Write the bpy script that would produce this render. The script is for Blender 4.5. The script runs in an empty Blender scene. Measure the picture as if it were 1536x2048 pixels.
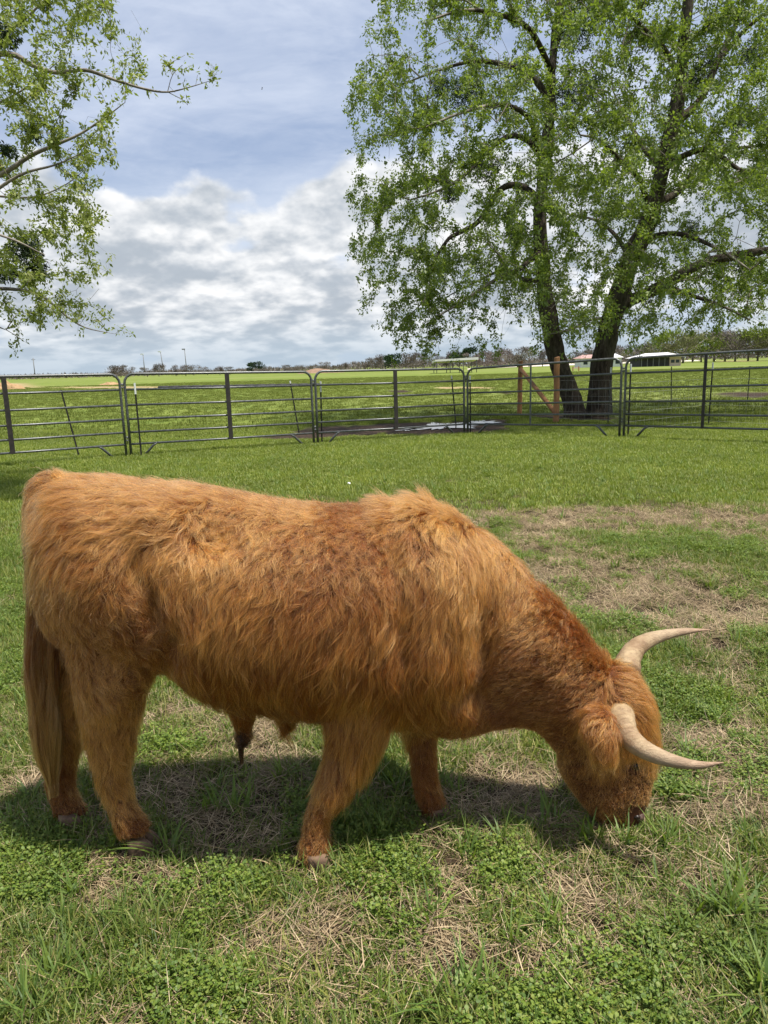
import bpy, math, random
import numpy as np
from mathutils import Vector, Matrix, kdtree
from mathutils.bvhtree import BVHTree

rng = np.random.default_rng(7)
random.seed(7)
R = math.radians
scene = bpy.context.scene
COL = scene.collection

# ------------------------------------------------------------------ camera
F = 1480.0                       # focal length in pixels of the 1536 x 2048 photograph
CAM_H = 1.60
ROLL = R(1.62)
PITCH = math.atan(292.0 / F)
cp, sp, cr, sr = math.cos(PITCH), math.sin(PITCH), math.cos(ROLL), math.sin(ROLL)
FW = np.array([0, cp, -sp]); U0 = np.array([0, sp, cp]); X0 = np.array([1.0, 0, 0])
RT = X0 * cr - U0 * sr
UP = U0 * cr + X0 * sr
CAM = np.array([0, 0, CAM_H])
cam_data = bpy.data.cameras.new('camera')
cam = bpy.data.objects.new('camera', cam_data)
COL.objects.link(cam)
cam_data.sensor_fit = 'VERTICAL'
cam_data.sensor_height = 36.0
cam_data.lens = F / 2048.0 * 36.0
cam_data.clip_start = 0.05
cam_data.clip_end = 8000
M = Matrix(((RT[0], UP[0], -FW[0], 0), (RT[1], UP[1], -FW[1], 0), (RT[2], UP[2], -FW[2], CAM_H), (0, 0, 0, 1)))
cam.matrix_world = M
scene.camera = cam


def ray(px, py):
    px = np.asarray(px, float)[..., None]; py = np.asarray(py, float)[..., None]
    return FW + (px - 768) / F * RT - (py - 1024) / F * UP


def P(px, py, Y):                # point where the line of sight meets the plane y = Y
    d = ray(px, py)
    return CAM + d * (np.asarray(Y, float)[..., None] / d[..., 1:2])


def G(px, py, z=0.0):            # point where the line of sight meets the ground
    d = ray(px, py)
    return CAM + d * ((z - CAM_H) / d[..., 2:3])


def proj(p):                     # world -> photograph pixel
    q = np.asarray(p, float) - CAM
    w = q @ FW
    return 768 + F * (q @ RT) / w, 1024 - F * (q @ UP) / w


# ------------------------------------------------------------------ light
SUN_DIR = np.array([0.30, -0.16, 1.0]); SUN_DIR /= np.linalg.norm(SUN_DIR)   # towards the sun
SUN_EL = math.asin(SUN_DIR[2])
SUN_AZ = math.atan2(SUN_DIR[0], SUN_DIR[1])       # from +Y, clockwise
SKY_STRENGTH = 0.12
world = bpy.data.worlds.new('World'); scene.world = world; world.use_nodes = True
sun_data = bpy.data.lights.new('sun', 'SUN'); sun_data.energy = 5.0; sun_data.angle = R(3.2)
sun_data.color = (1.0, 0.95, 0.86)
sun = bpy.data.objects.new('sun', sun_data); COL.objects.link(sun)
sun.rotation_euler = Vector(SUN_DIR).to_track_quat('Z', 'Y').to_euler()
sun.location = (3, -2, 12)
scene.view_settings.view_transform = 'Standard'
scene.view_settings.look = 'None'
scene.view_settings.gamma = 1.0
scene.view_settings.use_curve_mapping = False
scene.view_settings.exposure = 0.60
scene.render.engine = 'CYCLES'
cy = scene.cycles
cy.max_bounces = 8; cy.diffuse_bounces = 4; cy.glossy_bounces = 3; cy.transmission_bounces = 6
cy.transparent_max_bounces = 8; cy.caustics_reflective = False; cy.caustics_refractive = False
cy.sample_clamp_indirect = 6.0
cy.use_denoising = True
scene.cycles_curves.shape = 'RIBBONS'


class NT:                        # a few shortcuts for building node trees
    def __init__(s, tree):
        s.t = tree; s.n = tree.nodes; s.l = tree.links

    def put(s, sock, v):
        if hasattr(v, 'links') or isinstance(v, bpy.types.NodeSocket): s.l.new(v, sock)
        elif v is not None: sock.default_value = v

    def node(s, kind, ins=None, **props):
        n = s.n.new(kind)
        for k, v in props.items(): setattr(n, k, v)
        for k, v in (ins or {}).items(): s.put(n.inputs[k], v)
        return n

    def math(s, op, a, b=None, c=None, clamp=False):
        n = s.n.new('ShaderNodeMath'); n.operation = op; n.use_clamp = clamp
        s.put(n.inputs[0], a)
        if b is not None: s.put(n.inputs[1], b)
        if c is not None: s.put(n.inputs[2], c)
        return n.outputs[0]

    def vmath(s, op, a, b=None):
        n = s.n.new('ShaderNodeVectorMath'); n.operation = op
        s.put(n.inputs[0], a)
        if b is not None: s.put(n.inputs['Scale'] if op == 'SCALE' else n.inputs[1], b)
        return n.outputs[0]

    def mix(s, f, a, b, blend='MIX'):
        n = s.n.new('ShaderNodeMix'); n.data_type = 'RGBA'; n.blend_type = blend
        s.put(n.inputs[0], f); s.put(n.inputs[6], a); s.put(n.inputs[7], b)
        return n.outputs[2]

    def noise(s, vec, scale, detail=4, rough=0.5, dist=0.0):
        n = s.node('ShaderNodeTexNoise', {'Scale': scale, 'Detail': detail, 'Roughness': rough, 'Distortion': dist})
        if vec is not None: s.l.new(vec, n.inputs['Vector'])
        return n.outputs[0]

    def smooth(s, v, a, b, x=0.0, y=1.0):
        n = s.n.new('ShaderNodeMapRange'); n.interpolation_type = 'SMOOTHSTEP'
        s.put(n.inputs[0], v); s.put(n.inputs[1], a); s.put(n.inputs[2], b); s.put(n.inputs[3], x); s.put(n.inputs[4], y)
        return n.outputs[0]


def c4(c): return (c[0], c[1], c[2], 1.0)


# world: clear-sky texture under procedural cumulus and a thin high veil
w = NT(world.node_tree); w.n.clear()
sky = w.node('ShaderNodeTexSky', sky_type='NISHITA', sun_disc=False, sun_elevation=SUN_EL, sun_rotation=SUN_AZ,
             altitude=150.0, air_density=1.0, dust_density=1.6, ozone_density=2.0)
geo = w.node('ShaderNodeTexCoord')
sep = w.node('ShaderNodeSeparateXYZ', {0: geo.outputs['Generated']})
zz = w.math('MAXIMUM', sep.outputs[2], 0.0)
g = w.math('MULTIPLY', w.math('POWER', w.math('ADD', zz, 0.10), -0.35), 1.6)


def cloud_vec(dz):
    z2 = w.math('ADD', zz, dz) if dz else zz
    lg = w.math('MULTIPLY', w.math('LOGARITHM', w.math('ADD', z2, 0.06), math.e), 0.55)
    return w.node('ShaderNodeCombineXYZ', {0: w.math('MULTIPLY', sep.outputs[0], g), 1: w.math('MULTIPLY', sep.outputs[1], g), 2: lg}).outputs[0]


off = (7.7, 5.2, 9.9)
v0 = w.vmath('ADD', cloud_vec(0), off); v1 = w.vmath('ADD', cloud_vec(0.026), off)
n0 = w.noise(v0, 2.6, 10, 0.50, 0.0); n1 = w.noise(v1, 2.6, 5, 0.46, 0.0)
big = w.noise(v0, 0.9, 2, 0.5)
cover_bias = w.math('ADD', w.smooth(zz, 0.16, 0.32, 0.15, -0.30), w.smooth(zz, 0.0, 0.05, -0.04, 0.0))
dens = w.math('ADD', w.math('ADD', n0, w.math('MULTIPLY', w.math('SUBTRACT', big, 0.5), 0.5)), cover_bias)
mask = w.smooth(dens, 0.45, 0.545)
p0 = w.noise(v0, 7.0, 5, 0.5, 0.0); p1 = w.noise(w.vmath('ADD', cloud_vec(0.012), off), 7.0, 3, 0.45, 0.0)
lit = w.math('SUBTRACT', n0, n1)                       # tops bright, bases grey
core = w.math('SUBTRACT', 0.66, dens)
puff = w.math('MULTIPLY', w.math('SUBTRACT', p0, p1), 1.3)
shade = w.smooth(w.math('ADD', w.math('ADD', w.math('MULTIPLY', lit, 2.0), puff), w.math('MULTIPLY', core, 0.9)), -0.24, 0.38)
cl_dark = (0.41, 0.46, 0.52, 1); cl_lite = (0.93, 0.93, 0.93, 1)
cloud = w.mix(shade, cl_dark, cl_lite)
fine = w.noise(v0, 9.0, 6, 0.6, 0.3)
cloud = w.mix(w.smooth(fine, 0.35, 0.7, 0.0, 0.15), cloud, (0.60, 0.65, 0.72, 1))
lp = w.vmath('MULTIPLY', geo.outputs['Generated'], (1.2, 1.0, 3.6))
veil_n = w.noise(w.vmath('ADD', lp, (3.1, 0.4, 8.0)), 2.2, 7, 0.60, 0.5)
veil = w.smooth(veil_n, 0.30, 0.68, 0.05, 0.70)
rip = w.noise(w.vmath('MULTIPLY', geo.outputs['Generated'], (4.0, 3.0, 16.0)), 3.0, 4, 0.6, 0.6)
veil = w.math('ADD', veil, w.smooth(rip, 0.35, 0.7, -0.06, 0.10), clamp=True)
skyc = w.vmath('SCALE', sky.outputs[0], SKY_STRENGTH)
skyc = w.mix(0.65, skyc, (0.36, 0.44, 0.62, 1))
base = w.mix(veil, skyc, (0.68, 0.74, 0.86, 1))
base = w.mix(w.smooth(zz, 0.14, 0.26, 0.70, 0.0), base, (0.58, 0.66, 0.78, 1))
col = w.mix(mask, base, cloud)
hz = w.smooth(zz, 0.0, 0.085, 0.80, 0.0)
col = w.mix(hz, col, (0.42, 0.52, 0.62, 1))
bg = w.node('ShaderNodeBackground', {'Color': col, 'Strength': 0.77})
out = w.node('ShaderNodeOutputWorld', {'Surface': bg.outputs[0]})


# ------------------------------------------------------------------ noise in numpy
def _hash(ix, iy, seed):
    h = (ix.astype(np.int64) * 374761393 + iy.astype(np.int64) * 668265263 + seed * 974634777) & 0x7fffffff
    h = ((h ^ (h >> 13)) * 1274126177) & 0x7fffffff
    return ((h ^ (h >> 16)) & 0xffff) / 65535.0


def vnoise(x, y, scale, seed=0):
    x = np.asarray(x, float) * scale; y = np.asarray(y, float) * scale
    ix = np.floor(x); iy = np.floor(y); fx = x - ix; fy = y - iy
    fx = fx * fx * (3 - 2 * fx); fy = fy * fy * (3 - 2 * fy)
    a = _hash(ix, iy, seed); b = _hash(ix + 1, iy, seed); c = _hash(ix, iy + 1, seed); d = _hash(ix + 1, iy + 1, seed)
    return (a * (1 - fx) + b * fx) * (1 - fy) + (c * (1 - fx) + d * fx) * fy


def fbm(x, y, scale, seed=0, octv=4):
    s = 0; a = 0.5; t = 0
    for i in range(octv):
        s = s + a * vnoise(x, y, scale * 2 ** i, seed + i * 17); t += a; a *= 0.55
    return s / t


def sstep(x, a, b):
    t = np.clip((np.asarray(x, float) - a) / (b - a), 0, 1); return t * t * (3 - 2 * t)


# ------------------------------------------------------------------ object helpers
def tag(o, label=None, cat=None, group=None, kind=None):
    if label: o['label'] = label
    if cat: o['category'] = cat
    if group: o['group'] = group
    if kind: o['kind'] = kind
    return o


def empty(name, loc, label, cat, group=None):
    o = bpy.data.objects.new(name, None); o.empty_display_size = 0.2
    o.location = tuple(float(v) for v in loc); COL.objects.link(o)
    return tag(o, label, cat, group)


def mesh_data(name, V, faces, smooth=True):
    me = bpy.data.meshes.new(name)
    V = np.ascontiguousarray(V, dtype=np.float32)
    if isinstance(faces, np.ndarray):
        k = faces.shape[1]; nf = len(faces)
        me.vertices.add(len(V)); me.vertices.foreach_set('co', V.ravel())
        me.loops.add(nf * k); me.loops.foreach_set('vertex_index', faces.astype(np.int32).ravel())
        me.polygons.add(nf); me.polygons.foreach_set('loop_start', np.arange(0, nf * k, k, dtype=np.int32))
        me.update(calc_edges=True)
    else:
        me.from_pydata(V.tolist(), [], faces)
    if smooth: me.polygons.foreach_set('use_smooth', np.ones(len(me.polygons), dtype=bool))
    me.update()
    return me


def world_loc(o):
    v = np.zeros(3)
    while o is not None: v = v + np.array(o.location); o = o.parent
    return v


def mk(name, V, faces, mat, parent=None, smooth=True):
    V = np.asarray(V, float)
    if parent is not None: V = V - world_loc(parent)
    me = mesh_data(name, V, faces, smooth)
    if mat: me.materials.append(mat)
    o = bpy.data.objects.new(name, me); COL.objects.link(o)
    if parent is not None: o.parent = parent
    return o


class MB:                        # collects primitives for one mesh
    def __init__(s): s.V = []; s.F = []; s.n = 0

    def add(s, V, Fc):
        V = np.asarray(V, float); s.V.append(V)
        s.F += [tuple(int(i) + s.n for i in f) for f in Fc]; s.n += len(V); return s

    def tube(s, pts, rad, k=8, cap=True):
        V, Fc = tube(pts, rad, k, cap); return s.add(V, Fc)

    def box(s, c, size, ax=None, ay=None, az=None):
        c = np.asarray(c, float); h = np.asarray(size, float) / 2
        ax = np.array([1, 0, 0.]) if ax is None else np.asarray(ax, float)
        ay = np.array([0, 1, 0.]) if ay is None else np.asarray(ay, float)
        az = np.array([0, 0, 1.]) if az is None else np.asarray(az, float)
        V = [c + sx * h[0] * ax + sy * h[1] * ay + sz * h[2] * az for sx in (-1, 1) for sy in (-1, 1) for sz in (-1, 1)]
        return s.add(V, [(0, 1, 3, 2), (4, 6, 7, 5), (0, 4, 5, 1), (2, 3, 7, 6), (0, 2, 6, 4), (1, 5, 7, 3)])

    def build(s, name, mat, parent=None, smooth=True): return mk(name, np.vstack(s.V), s.F, mat, parent, smooth)


def frames(pts):
    pts = np.asarray(pts, float); n = len(pts)
    T = np.zeros_like(pts); T[1:-1] = pts[2:] - pts[:-2]; T[0] = pts[1] - pts[0]; T[-1] = pts[-1] - pts[-2]
    T /= np.maximum(np.linalg.norm(T, axis=1, keepdims=True), 1e-9)
    a = np.array([0, 0, 1.0]) if abs(T[0][2]) < 0.9 else np.array([1.0, 0, 0])
    N = np.zeros_like(pts)
    for i in range(n):
        a = a - T[i] * (a @ T[i]); a = a / max(np.linalg.norm(a), 1e-9); N[i] = a
    return T, N, np.cross(T, N)


def tube(pts, rad, k=8, cap=True):
    pts = np.asarray(pts, float); n = len(pts)
    rad = np.broadcast_to(np.asarray(rad, float), (n,))
    T, N, B = frames(pts)
    th = np.arange(k) * 2 * math.pi / k
    V = (pts[:, None, :] + rad[:, None, None] * (np.cos(th)[None, :, None] * N[:, None, :] + np.sin(th)[None, :, None] * B[:, None, :])).reshape(-1, 3)
    Fc = [(i * k + j, i * k + (j + 1) % k, (i + 1) * k + (j + 1) % k, (i + 1) * k + j) for i in range(n - 1) for j in range(k)]
    if cap: Fc += [tuple(range(k - 1, -1, -1)), tuple((n - 1) * k + j for j in range(k))]
    return V, Fc


def catmull(pts, m=6):
    pts = np.asarray(pts, float); out_ = []
    Q = np.vstack([2 * pts[0] - pts[1], pts, 2 * pts[-1] - pts[-2]])
    for i in range(1, len(Q) - 2):
        for j in range(m):
            t = j / m
            out_.append(0.5 * ((2 * Q[i]) + (-Q[i - 1] + Q[i + 1]) * t + (2 * Q[i - 1] - 5 * Q[i] + 4 * Q[i + 1] - Q[i + 2]) * t * t + (-Q[i - 1] + 3 * Q[i] - 3 * Q[i + 1] + Q[i + 2]) * t ** 3))
    out_.append(Q[-2]); return np.array(out_)


# ------------------------------------------------------------------ materials
def new_mat(name):
    m = bpy.data.materials.new(name); m.use_nodes = True
    t = NT(m.node_tree); t.n.clear()
    return m, t


def finish(t, shader, disp=None):
    o = t.node('ShaderNodeOutputMaterial', {'Surface': shader})
    return o


def simple_mat(name, col_a, col_b=None, rough=0.7, scale=8.0, metal=0.0, bump=0.0, bscale=None, spec=0.4, stretch=(1, 1, 1)):
    m, t = new_mat(name)
    tc = t.node('ShaderNodeTexCoord').outputs['Object']
    tc = t.vmath('MULTIPLY', tc, stretch)
    nz = t.noise(tc, scale, 6, 0.6)
    c = t.mix(t.smooth(nz, 0.3, 0.7), c4(col_a), c4(col_b or col_a))
    b = t.node('ShaderNodeBsdfPrincipled', {'Base Color': c, 'Roughness': rough, 'Metallic': metal, 'Specular IOR Level': spec})
    if bump:
        bn = t.node('ShaderNodeBump', {'Strength': 1.0, 'Distance': bump, 'Height': t.noise(tc, bscale or scale * 3, 5, 0.6)})
        t.l.new(bn.outputs[0], b.inputs['Normal'])
    finish(t, b.outputs[0]); return m


def leaf_mat(name, cols, trans=0.4, gloss=0.06, vscale=0.5):
    """leaves and blades: colour differs from leaf to leaf (per-island or per-instance random) and over the plant"""
    m, t = new_mat(name)
    oi = t.node('ShaderNodeObjectInfo').outputs['Random']
    isl = t.node('ShaderNodeNewGeometry')
    pos = isl.outputs['Position']
    r = t.math('FRACT', t.math('ADD', t.math('MULTIPLY', oi, 7.31), isl.outputs['Random Per Island']))
    ramp = t.node('ShaderNodeValToRGB', {0: r})
    el = ramp.color_ramp.elements
    while len(el) < len(cols): el.new(0.5)
    for i, c in enumerate(cols):
        el[i].position = i / (len(cols) - 1); el[i].color = c4(c)
    nz = t.noise(pos, vscale, 3, 0.5)
    c = t.mix(t.smooth(nz, 0.35, 0.65, 0.0, 0.35), ramp.outputs[0], c4([v * 0.62 for v in cols[0]]))
    d = t.node('ShaderNodeBsdfDiffuse', {'Color': c})
    tr = t.node('ShaderNodeBsdfTranslucent', {'Color': t.mix(0.5, c, (0.30, 0.42, 0.03, 1)) if trans > 0.3 else c})
    mx = t.node('ShaderNodeMixShader', {0: trans, 1: d.outputs[0], 2: tr.outputs[0]})
    gl = t.node('ShaderNodeBsdfGlossy', {'Color': (1, 1, 1, 1), 'Roughness': 0.6})
    m2 = t.node('ShaderNodeMixShader', {0: gloss, 1: mx.outputs[0], 2: gl.outputs[0]})
    finish(t, m2.outputs[0]); return m


def norm(v): return v / np.maximum(np.linalg.norm(v, axis=-1, keepdims=True), 1e-9)

# ------------------------------------------------------------------ the ground
def blob(px, py, spots):
    s = np.zeros_like(px)
    for (cx, cy_, rx, ry, a) in spots:
        s = s + a * np.exp(-(((px - cx) / rx) ** 2 + ((py - cy_) / ry) ** 2))
    return s


DEAD = [(1330, 1205, 300, 48, 1.2), (1120, 1150, 110, 55, .9), (1290, 1040, 280, 30, .8), (1480, 1070, 120, 36, .5), (1080, 1060, 80, 30, .4), (1490, 1390, 60, 70, .5), (1420, 1480, 120, 45, .6), (1230, 1180, 120, 60, .4), (1420, 1260, 140, 30, .6), (1380, 1350, 50, 20, .4), (1170, 1105, 70, 22, .3),
        (1010, 1590, 120, 50, .5), (940, 1780, 110, 50, .4), (1330, 1740, 90, 50, .5), (1180, 1830, 80, 60, .45), (60, 1920, 90, 40, .45),
        (700, 1850, 90, 40, .4), (1460, 1600, 80, 50, .55), (1450, 1330, 90, 40, .4), (1390, 1480, 60, 40, .35), (240, 1750, 60, 25, .3),
        (460, 1945, 60, 30, .3), (1130, 1960, 70, 40, .4), (800, 1960, 70, 40, .3)]
LUSH = [(500, 1790, 150, 60, .4), (650, 1730, 110, 40, .4), (1010, 1740, 80, 40, .4), (430, 1990, 120, 60, .4), (60, 1730, 110, 60, .4),
        (1250, 1370, 110, 45, .4), (1150, 1250, 50, 30, .3), (1400, 1400, 90, 50, .35), (1270, 1088, 160, 18, .45), (1450, 1100, 90, 18, .4), (60, 1300, 90, 120, .35),
        (1430, 1550, 70, 30, .4), (700, 900, 700, 40, .5)]
MUD = [(760, 861, 190, 11, 1.1), (590, 874, 80, 6, .8), (900, 852, 110, 9, 1.1), (985, 843, 40, 7, .6), (1180, 838, 110, 10, .6), (1500, 789, 90, 8, .8), (1300, 815, 90, 5, .35), (1090, 832, 90, 6, .4), (800, 783, 30, 3, .9), (1010, 787, 25, 3, .6),
       (400, 880, 160, 8, .35), (60, 905, 120, 7, .4), (500, 1530, 14, 9, .8), (1195, 1300, 10, 6, .5), (1440, 1295, 26, 14, .9), (1100, 1142, 16, 7, .9), (1340, 1165, 22, 8, 1.0), (1260, 1150, 18, 5, .8), (1300, 1225, 70, 12, .75), (1480, 1215, 70, 14, .75), (1190, 1195, 50, 8, .6), (1400, 1180, 60, 8, .6), (1230, 1060, 40, 4, .6), (1500, 1340, 40, 14, .6), (1150, 1950, 30, 14, .6), (940, 1840, 26, 12, .5), (690, 1975, 20, 8, .7), (1290, 1760, 40, 14, .6), (450, 1890, 24, 10, .5), (1350, 1640, 40, 16, .6), (1080, 1108, 20, 5, .8), (1370, 1620, 30, 18, .6), (830, 1590, 14, 10, .6)]
STRAW = [(230, 775, 200, 2.5, .8), (30, 770, 40, 5, .7), (930, 776, 110, 3, .6), (1100, 795, 120, 2, .2), (1480, 722, 90, 2.5, .5), (180, 938, 60, 6, .3), (420, 941, 50, 5, .3), (1180, 897, 90, 5, .4), (1240, 905, 40, 3, .3)]


def ground_masks(x, y):
    z0 = np.zeros_like(x)
    yy = np.maximum(y, 0.3)
    px, py = proj(np.stack([x, yy, z0], -1))
    infront = (y > 0.9)
    n = fbm(x, y, 2.2, 3, 5); n2 = fbm(x, y, 0.45, 9, 3)
    n3 = fbm(x, y, 7.0, 13, 4)
    green = 0.74 + 1.7 * (n - 0.5) + 0.7 * (n2 - 0.5) + 1.5 * (n3 - 0.5)
    bx = np.where(infront, blob(px, py, LUSH) - 1.15 * blob(px, py, DEAD), 0)
    far = sstep(y, 4.0, 10.0)
    green = green + bx + 0.34 * far * (1 - 0.5 * sstep(y, 18, 40))
    mud = np.where(infront, blob(px, py, MUD), 0) * (0.35 + 1.3 * fbm(x, y, 2.2, 31, 5))
    straw = np.where(infront, blob(px, py, STRAW), 0) * (0.3 + 1.4 * fbm(x, y, 0.9, 41, 4))
    return np.clip(green, 0, 1.2), sstep(mud, 0.30, 0.55), sstep(straw, 0.3, 0.6)


PUD = G([900], [851])[0]


def hgt(x, y):
    near = 1 - sstep(np.hypot(x, y), 12, 40)
    h = (fbm(x, y, 1.3, 51, 3) - 0.5) * 0.05 * near + (fbm(x, y, 9.0, 57, 3) - 0.5) * 0.018 * near
    _, mud, _ = ground_masks(x, y)
    h = h - 0.02 * mud * near
    return h


def axis(segs):
    v = [segs[0][0]]
    for (a, b, d0, d1) in segs:
        p_ = a; 
        while p_ < b - 1e-6:
            t = (p_ - a) / (b - a); p_ = min(b, p_ + d0 * (d1 / d0) ** t); v.append(p_)
    return np.array(v)


ya = axis([(-1.5, 1.1, .4, .2), (1.1, 5.5, .045, .045), (5.5, 20, .07, .16), (20, 60, .5, 3), (60, 4000, 4, 600)])
xr = axis([(0, 3.6, .05, .05), (3.6, 14, .12, .25), (14, 4000, .6, 500)])
xa = np.concatenate([-xr[:0:-1], xr])
ya = np.concatenate([[-400, -60, -10], ya])
GX, GY = np.meshgrid(xa, ya)
x1, y1 = GX.ravel(), GY.ravel()
V = np.stack([x1, y1, hgt(x1, y1)], -1)
nx, ny = len(xa), len(ya)
ii = np.arange(nx * ny).reshape(ny, nx)
quads = np.stack([ii[:-1, :-1].ravel(), ii[:-1, 1:].ravel(), ii[1:, 1:].ravel(), ii[1:, :-1].ravel()], -1)
gm, gt = new_mat('ground')
pos = gt.node('ShaderNodeNewGeometry').outputs['Position']
aG = gt.node('ShaderNodeAttribute', attribute_name='green').outputs['Fac']
aM = gt.node('ShaderNodeAttribute', attribute_name='mud').outputs['Fac']
aS = gt.node('ShaderNodeAttribute', attribute_name='straw').outputs['Fac']
aF = gt.node('ShaderNodeAttribute', attribute_name='turf').outputs['Fac']
f1 = gt.noise(gt.vmath('MULTIPLY', pos, (1, 1.0, 1)), 90, 6, 0.7, 0.6)
f2 = gt.noise(pos, 14, 6, 0.65)
soil = gt.mix(gt.smooth(f2, 0.35, 0.65), (0.016, 0.010, 0.006, 1), (0.075, 0.050, 0.030, 1))
soil = gt.mix(gt.smooth(f1, 0.56, 0.76), soil, (0.28, 0.21, 0.12, 1))
tn = gt.noise(pos, 0.33, 5, 0.6)
tn2 = gt.noise(gt.vmath('MULTIPLY', pos, (1, 0.35, 1)), 1.7, 6, 0.7)
turf = gt.mix(gt.smooth(tn, 0.3, 0.7), (0.105, 0.150, 0.020, 1), (0.180, 0.215, 0.036, 1))
turf = gt.mix(gt.smooth(tn2, 0.40, 0.75, 0.0, 0.8), turf, (0.07, 0.115, 0.02, 1))
big_n = gt.noise(gt.vmath('MULTIPLY', pos, (0.35, 1, 1)), 0.045, 4, 0.6)
turf = gt.mix(gt.smooth(big_n, 0.4, 0.7, 0.0, 0.55), turf, (0.21, 0.22, 0.075, 1))
colr = gt.mix(aF, soil, turf)
mudc = gt.mix(gt.smooth(f2, 0.35, 0.65), (0.014, 0.009, 0.006, 1), (0.065, 0.042, 0.028, 1))
colr = gt.mix(aM, colr, mudc)
strc = gt.mix(gt.smooth(tn2, 0.3, 0.7), (0.26, 0.17, 0.08, 1), (0.38, 0.29, 0.17, 1))
colr = gt.mix(aS, colr, strc)
bs = gt.node('ShaderNodeBsdfPrincipled', {'Base Color': colr, 'Roughness': 0.9, 'Specular IOR Level': 0.15})
bmp = gt.node('ShaderNodeBump', {'Strength': 1.0, 'Distance': 0.02, 'Height': gt.math('ADD', f2, gt.math('MULTIPLY', f1, 0.5))})
gt.l.new(bmp.outputs[0], bs.inputs['Normal'])
finish(gt, bs.outputs[0])
ground = mk('ground', V, quads, gm)
tag(ground, kind='structure')
gG, gMud, gSt = ground_masks(x1, y1)
turf_a = sstep(np.hypot(x1, y1), 6, 15)
turf_a = turf_a * (1 - 0.5 * (1 - sstep(gG, 0.2, 0.6)) * (1 - sstep(y1, 15, 30)))
for nm, arr in (('green', gG), ('mud', gMud), ('straw', gSt), ('turf', turf_a)):
    a = ground.data.attributes.new(nm, 'FLOAT', 'POINT'); a.data.foreach_set('value', arr.astype(np.float32))

# puddle: an irregular sheet of water lying in the mud behind the panels
th = np.linspace(0, 2 * math.pi, 90, endpoint=False)
PV = []; PF = []
for (cx, cyy, rx, ry, sd, ph) in [(884, 853, 78, 7.0, 2, 0), (960, 845, 36, 4.8, 5, 1.0), (820, 858, 24, 3.0, 8, 2.0)]:
    rr = 0.75 + 0.25 * np.sin(3 * th + ph) + 0.22 * np.sin(7 * th + sd) + 0.13 * np.sin(17 * th + ph * 3) + 0.08 * np.sin(31 * th)
    q = G(cx + rx * rr * np.cos(th), cyy + ry * rr * np.sin(th) - (rx * rr * np.cos(th)) * 0.045)
    q[:, 2] = 0.004
    n_ = len(PV); PV += q.tolist(); PF.append(tuple(range(n_ + 89, n_ - 1, -1)))
wm, wt = new_mat('puddle_water')
wb = wt.node('ShaderNodeBsdfPrincipled', {'Base Color': (0.10, 0.085, 0.07, 1), 'Roughness': 0.06, 'Specular IOR Level': 1.0, 'IOR': 1.6})
wn = wt.node('ShaderNodeBump', {'Strength': 0.3, 'Distance': 0.004, 'Height': wt.noise(wt.node('ShaderNodeNewGeometry').outputs['Position'], 12, 3)})
wt.l.new(wn.outputs[0], wb.inputs['Normal']); finish(wt, wb.outputs[0])
pud = mk('puddle_water', PV, PF, wm, smooth=False); tag(pud, kind='structure')
pud.location.z = 0.0

# pale gravel road in the distance
rd = []
for (px_, y0_, y1_) in [(935, 739.5, 737.5), (985, 736.5, 733.5), (1040, 734.2, 730.6), (1110, 732, 728.2), (1170, 729.6, 726.2), (1260, 726.6, 723.6), (1400, 722.0, 720.0)]:
    rd.append(G([px_], [y0_])[0]); rd.append(G([px_], [y1_])[0])
rd = np.array(rd); rd[:, 2] = 0.05
road = mk('gravel_road', rd, [(i, i + 2, i + 3, i + 1) for i in range(0, len(rd) - 2, 2)],
          simple_mat('pale_gravel', (0.50, 0.43, 0.35), (0.62, 0.56, 0.48), 0.9, 0.6))
tag(road, kind='structure')


# ------------------------------------------------------------------ grass and weeds (nobody could count them)
def blade(b, base, az, lean, length, width, curve, segs=3, fold=0.0):
    """a tapering bent blade, segs quads + a tip"""
    d = np.array([math.cos(az), math.sin(az), 0]); s = np.array([-math.sin(az), math.cos(az), 0])
    V = []; ang = lean; p = np.array(base, float)
    for i in range(segs + 1):
        w_ = width * (0.7, 1.0, 0.85, 0.5, 0.3)[min(i, 4)] / 2
        if i == segs: V.append(p.copy())
        else: V += [p - s * w_, p + s * w_]
        step = length / segs
        p = p + step * (math.sin(ang) * d + math.cos(ang) * np.array([0, 0, 1]))
        ang += curve / segs
    Fc = [(2 * i, 2 * i + 1, 2 * i + 3, 2 * i + 2) for i in range(segs - 1)] + [(2 * segs - 2, 2 * segs - 1, 2 * segs)]
    b.add(V, Fc)


def tmpl(name, b, mat):
    me = mesh_data(name, np.vstack(b.V), b.F, False); me.materials.append(mat)
    return bpy.data.objects.new(name, me)


def tmpl_coll(name, objs):
    c = bpy.data.collections.new(name)
    for o in objs: c.objects.link(o)
    return c


GREENS = [(0.050, 0.095, 0.011), (0.100, 0.160, 0.018), (0.160, 0.215, 0.026), (0.075, 0.130, 0.024), (0.240, 0.265, 0.045), (0.32, 0.27, 0.09)]
LUSHC = [(0.085, 0.138, 0.010), (0.175, 0.235, 0.016), (0.250, 0.295, 0.026), (0.33, 0.33, 0.055)]
m_blade = leaf_mat('grass_blade', GREENS, 0.32, 0.025, 1.3)
m_tuft = leaf_mat('coarse_grass_blade', [(0.07, 0.135, 0.016), (0.13, 0.215, 0.026), (0.21, 0.29, 0.04), (0.10, 0.17, 0.026)], 0.36, 0.035, 1.3)
m_lush = leaf_mat('lush_grass_blade', LUSHC, 0.35, 0.04, 0.8)
m_field = leaf_mat('pasture_blade', [(0.115, 0.155, 0.024), (0.170, 0.205, 0.036), (0.225, 0.245, 0.060)], 0.25, 0.01, 0.12)
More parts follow.
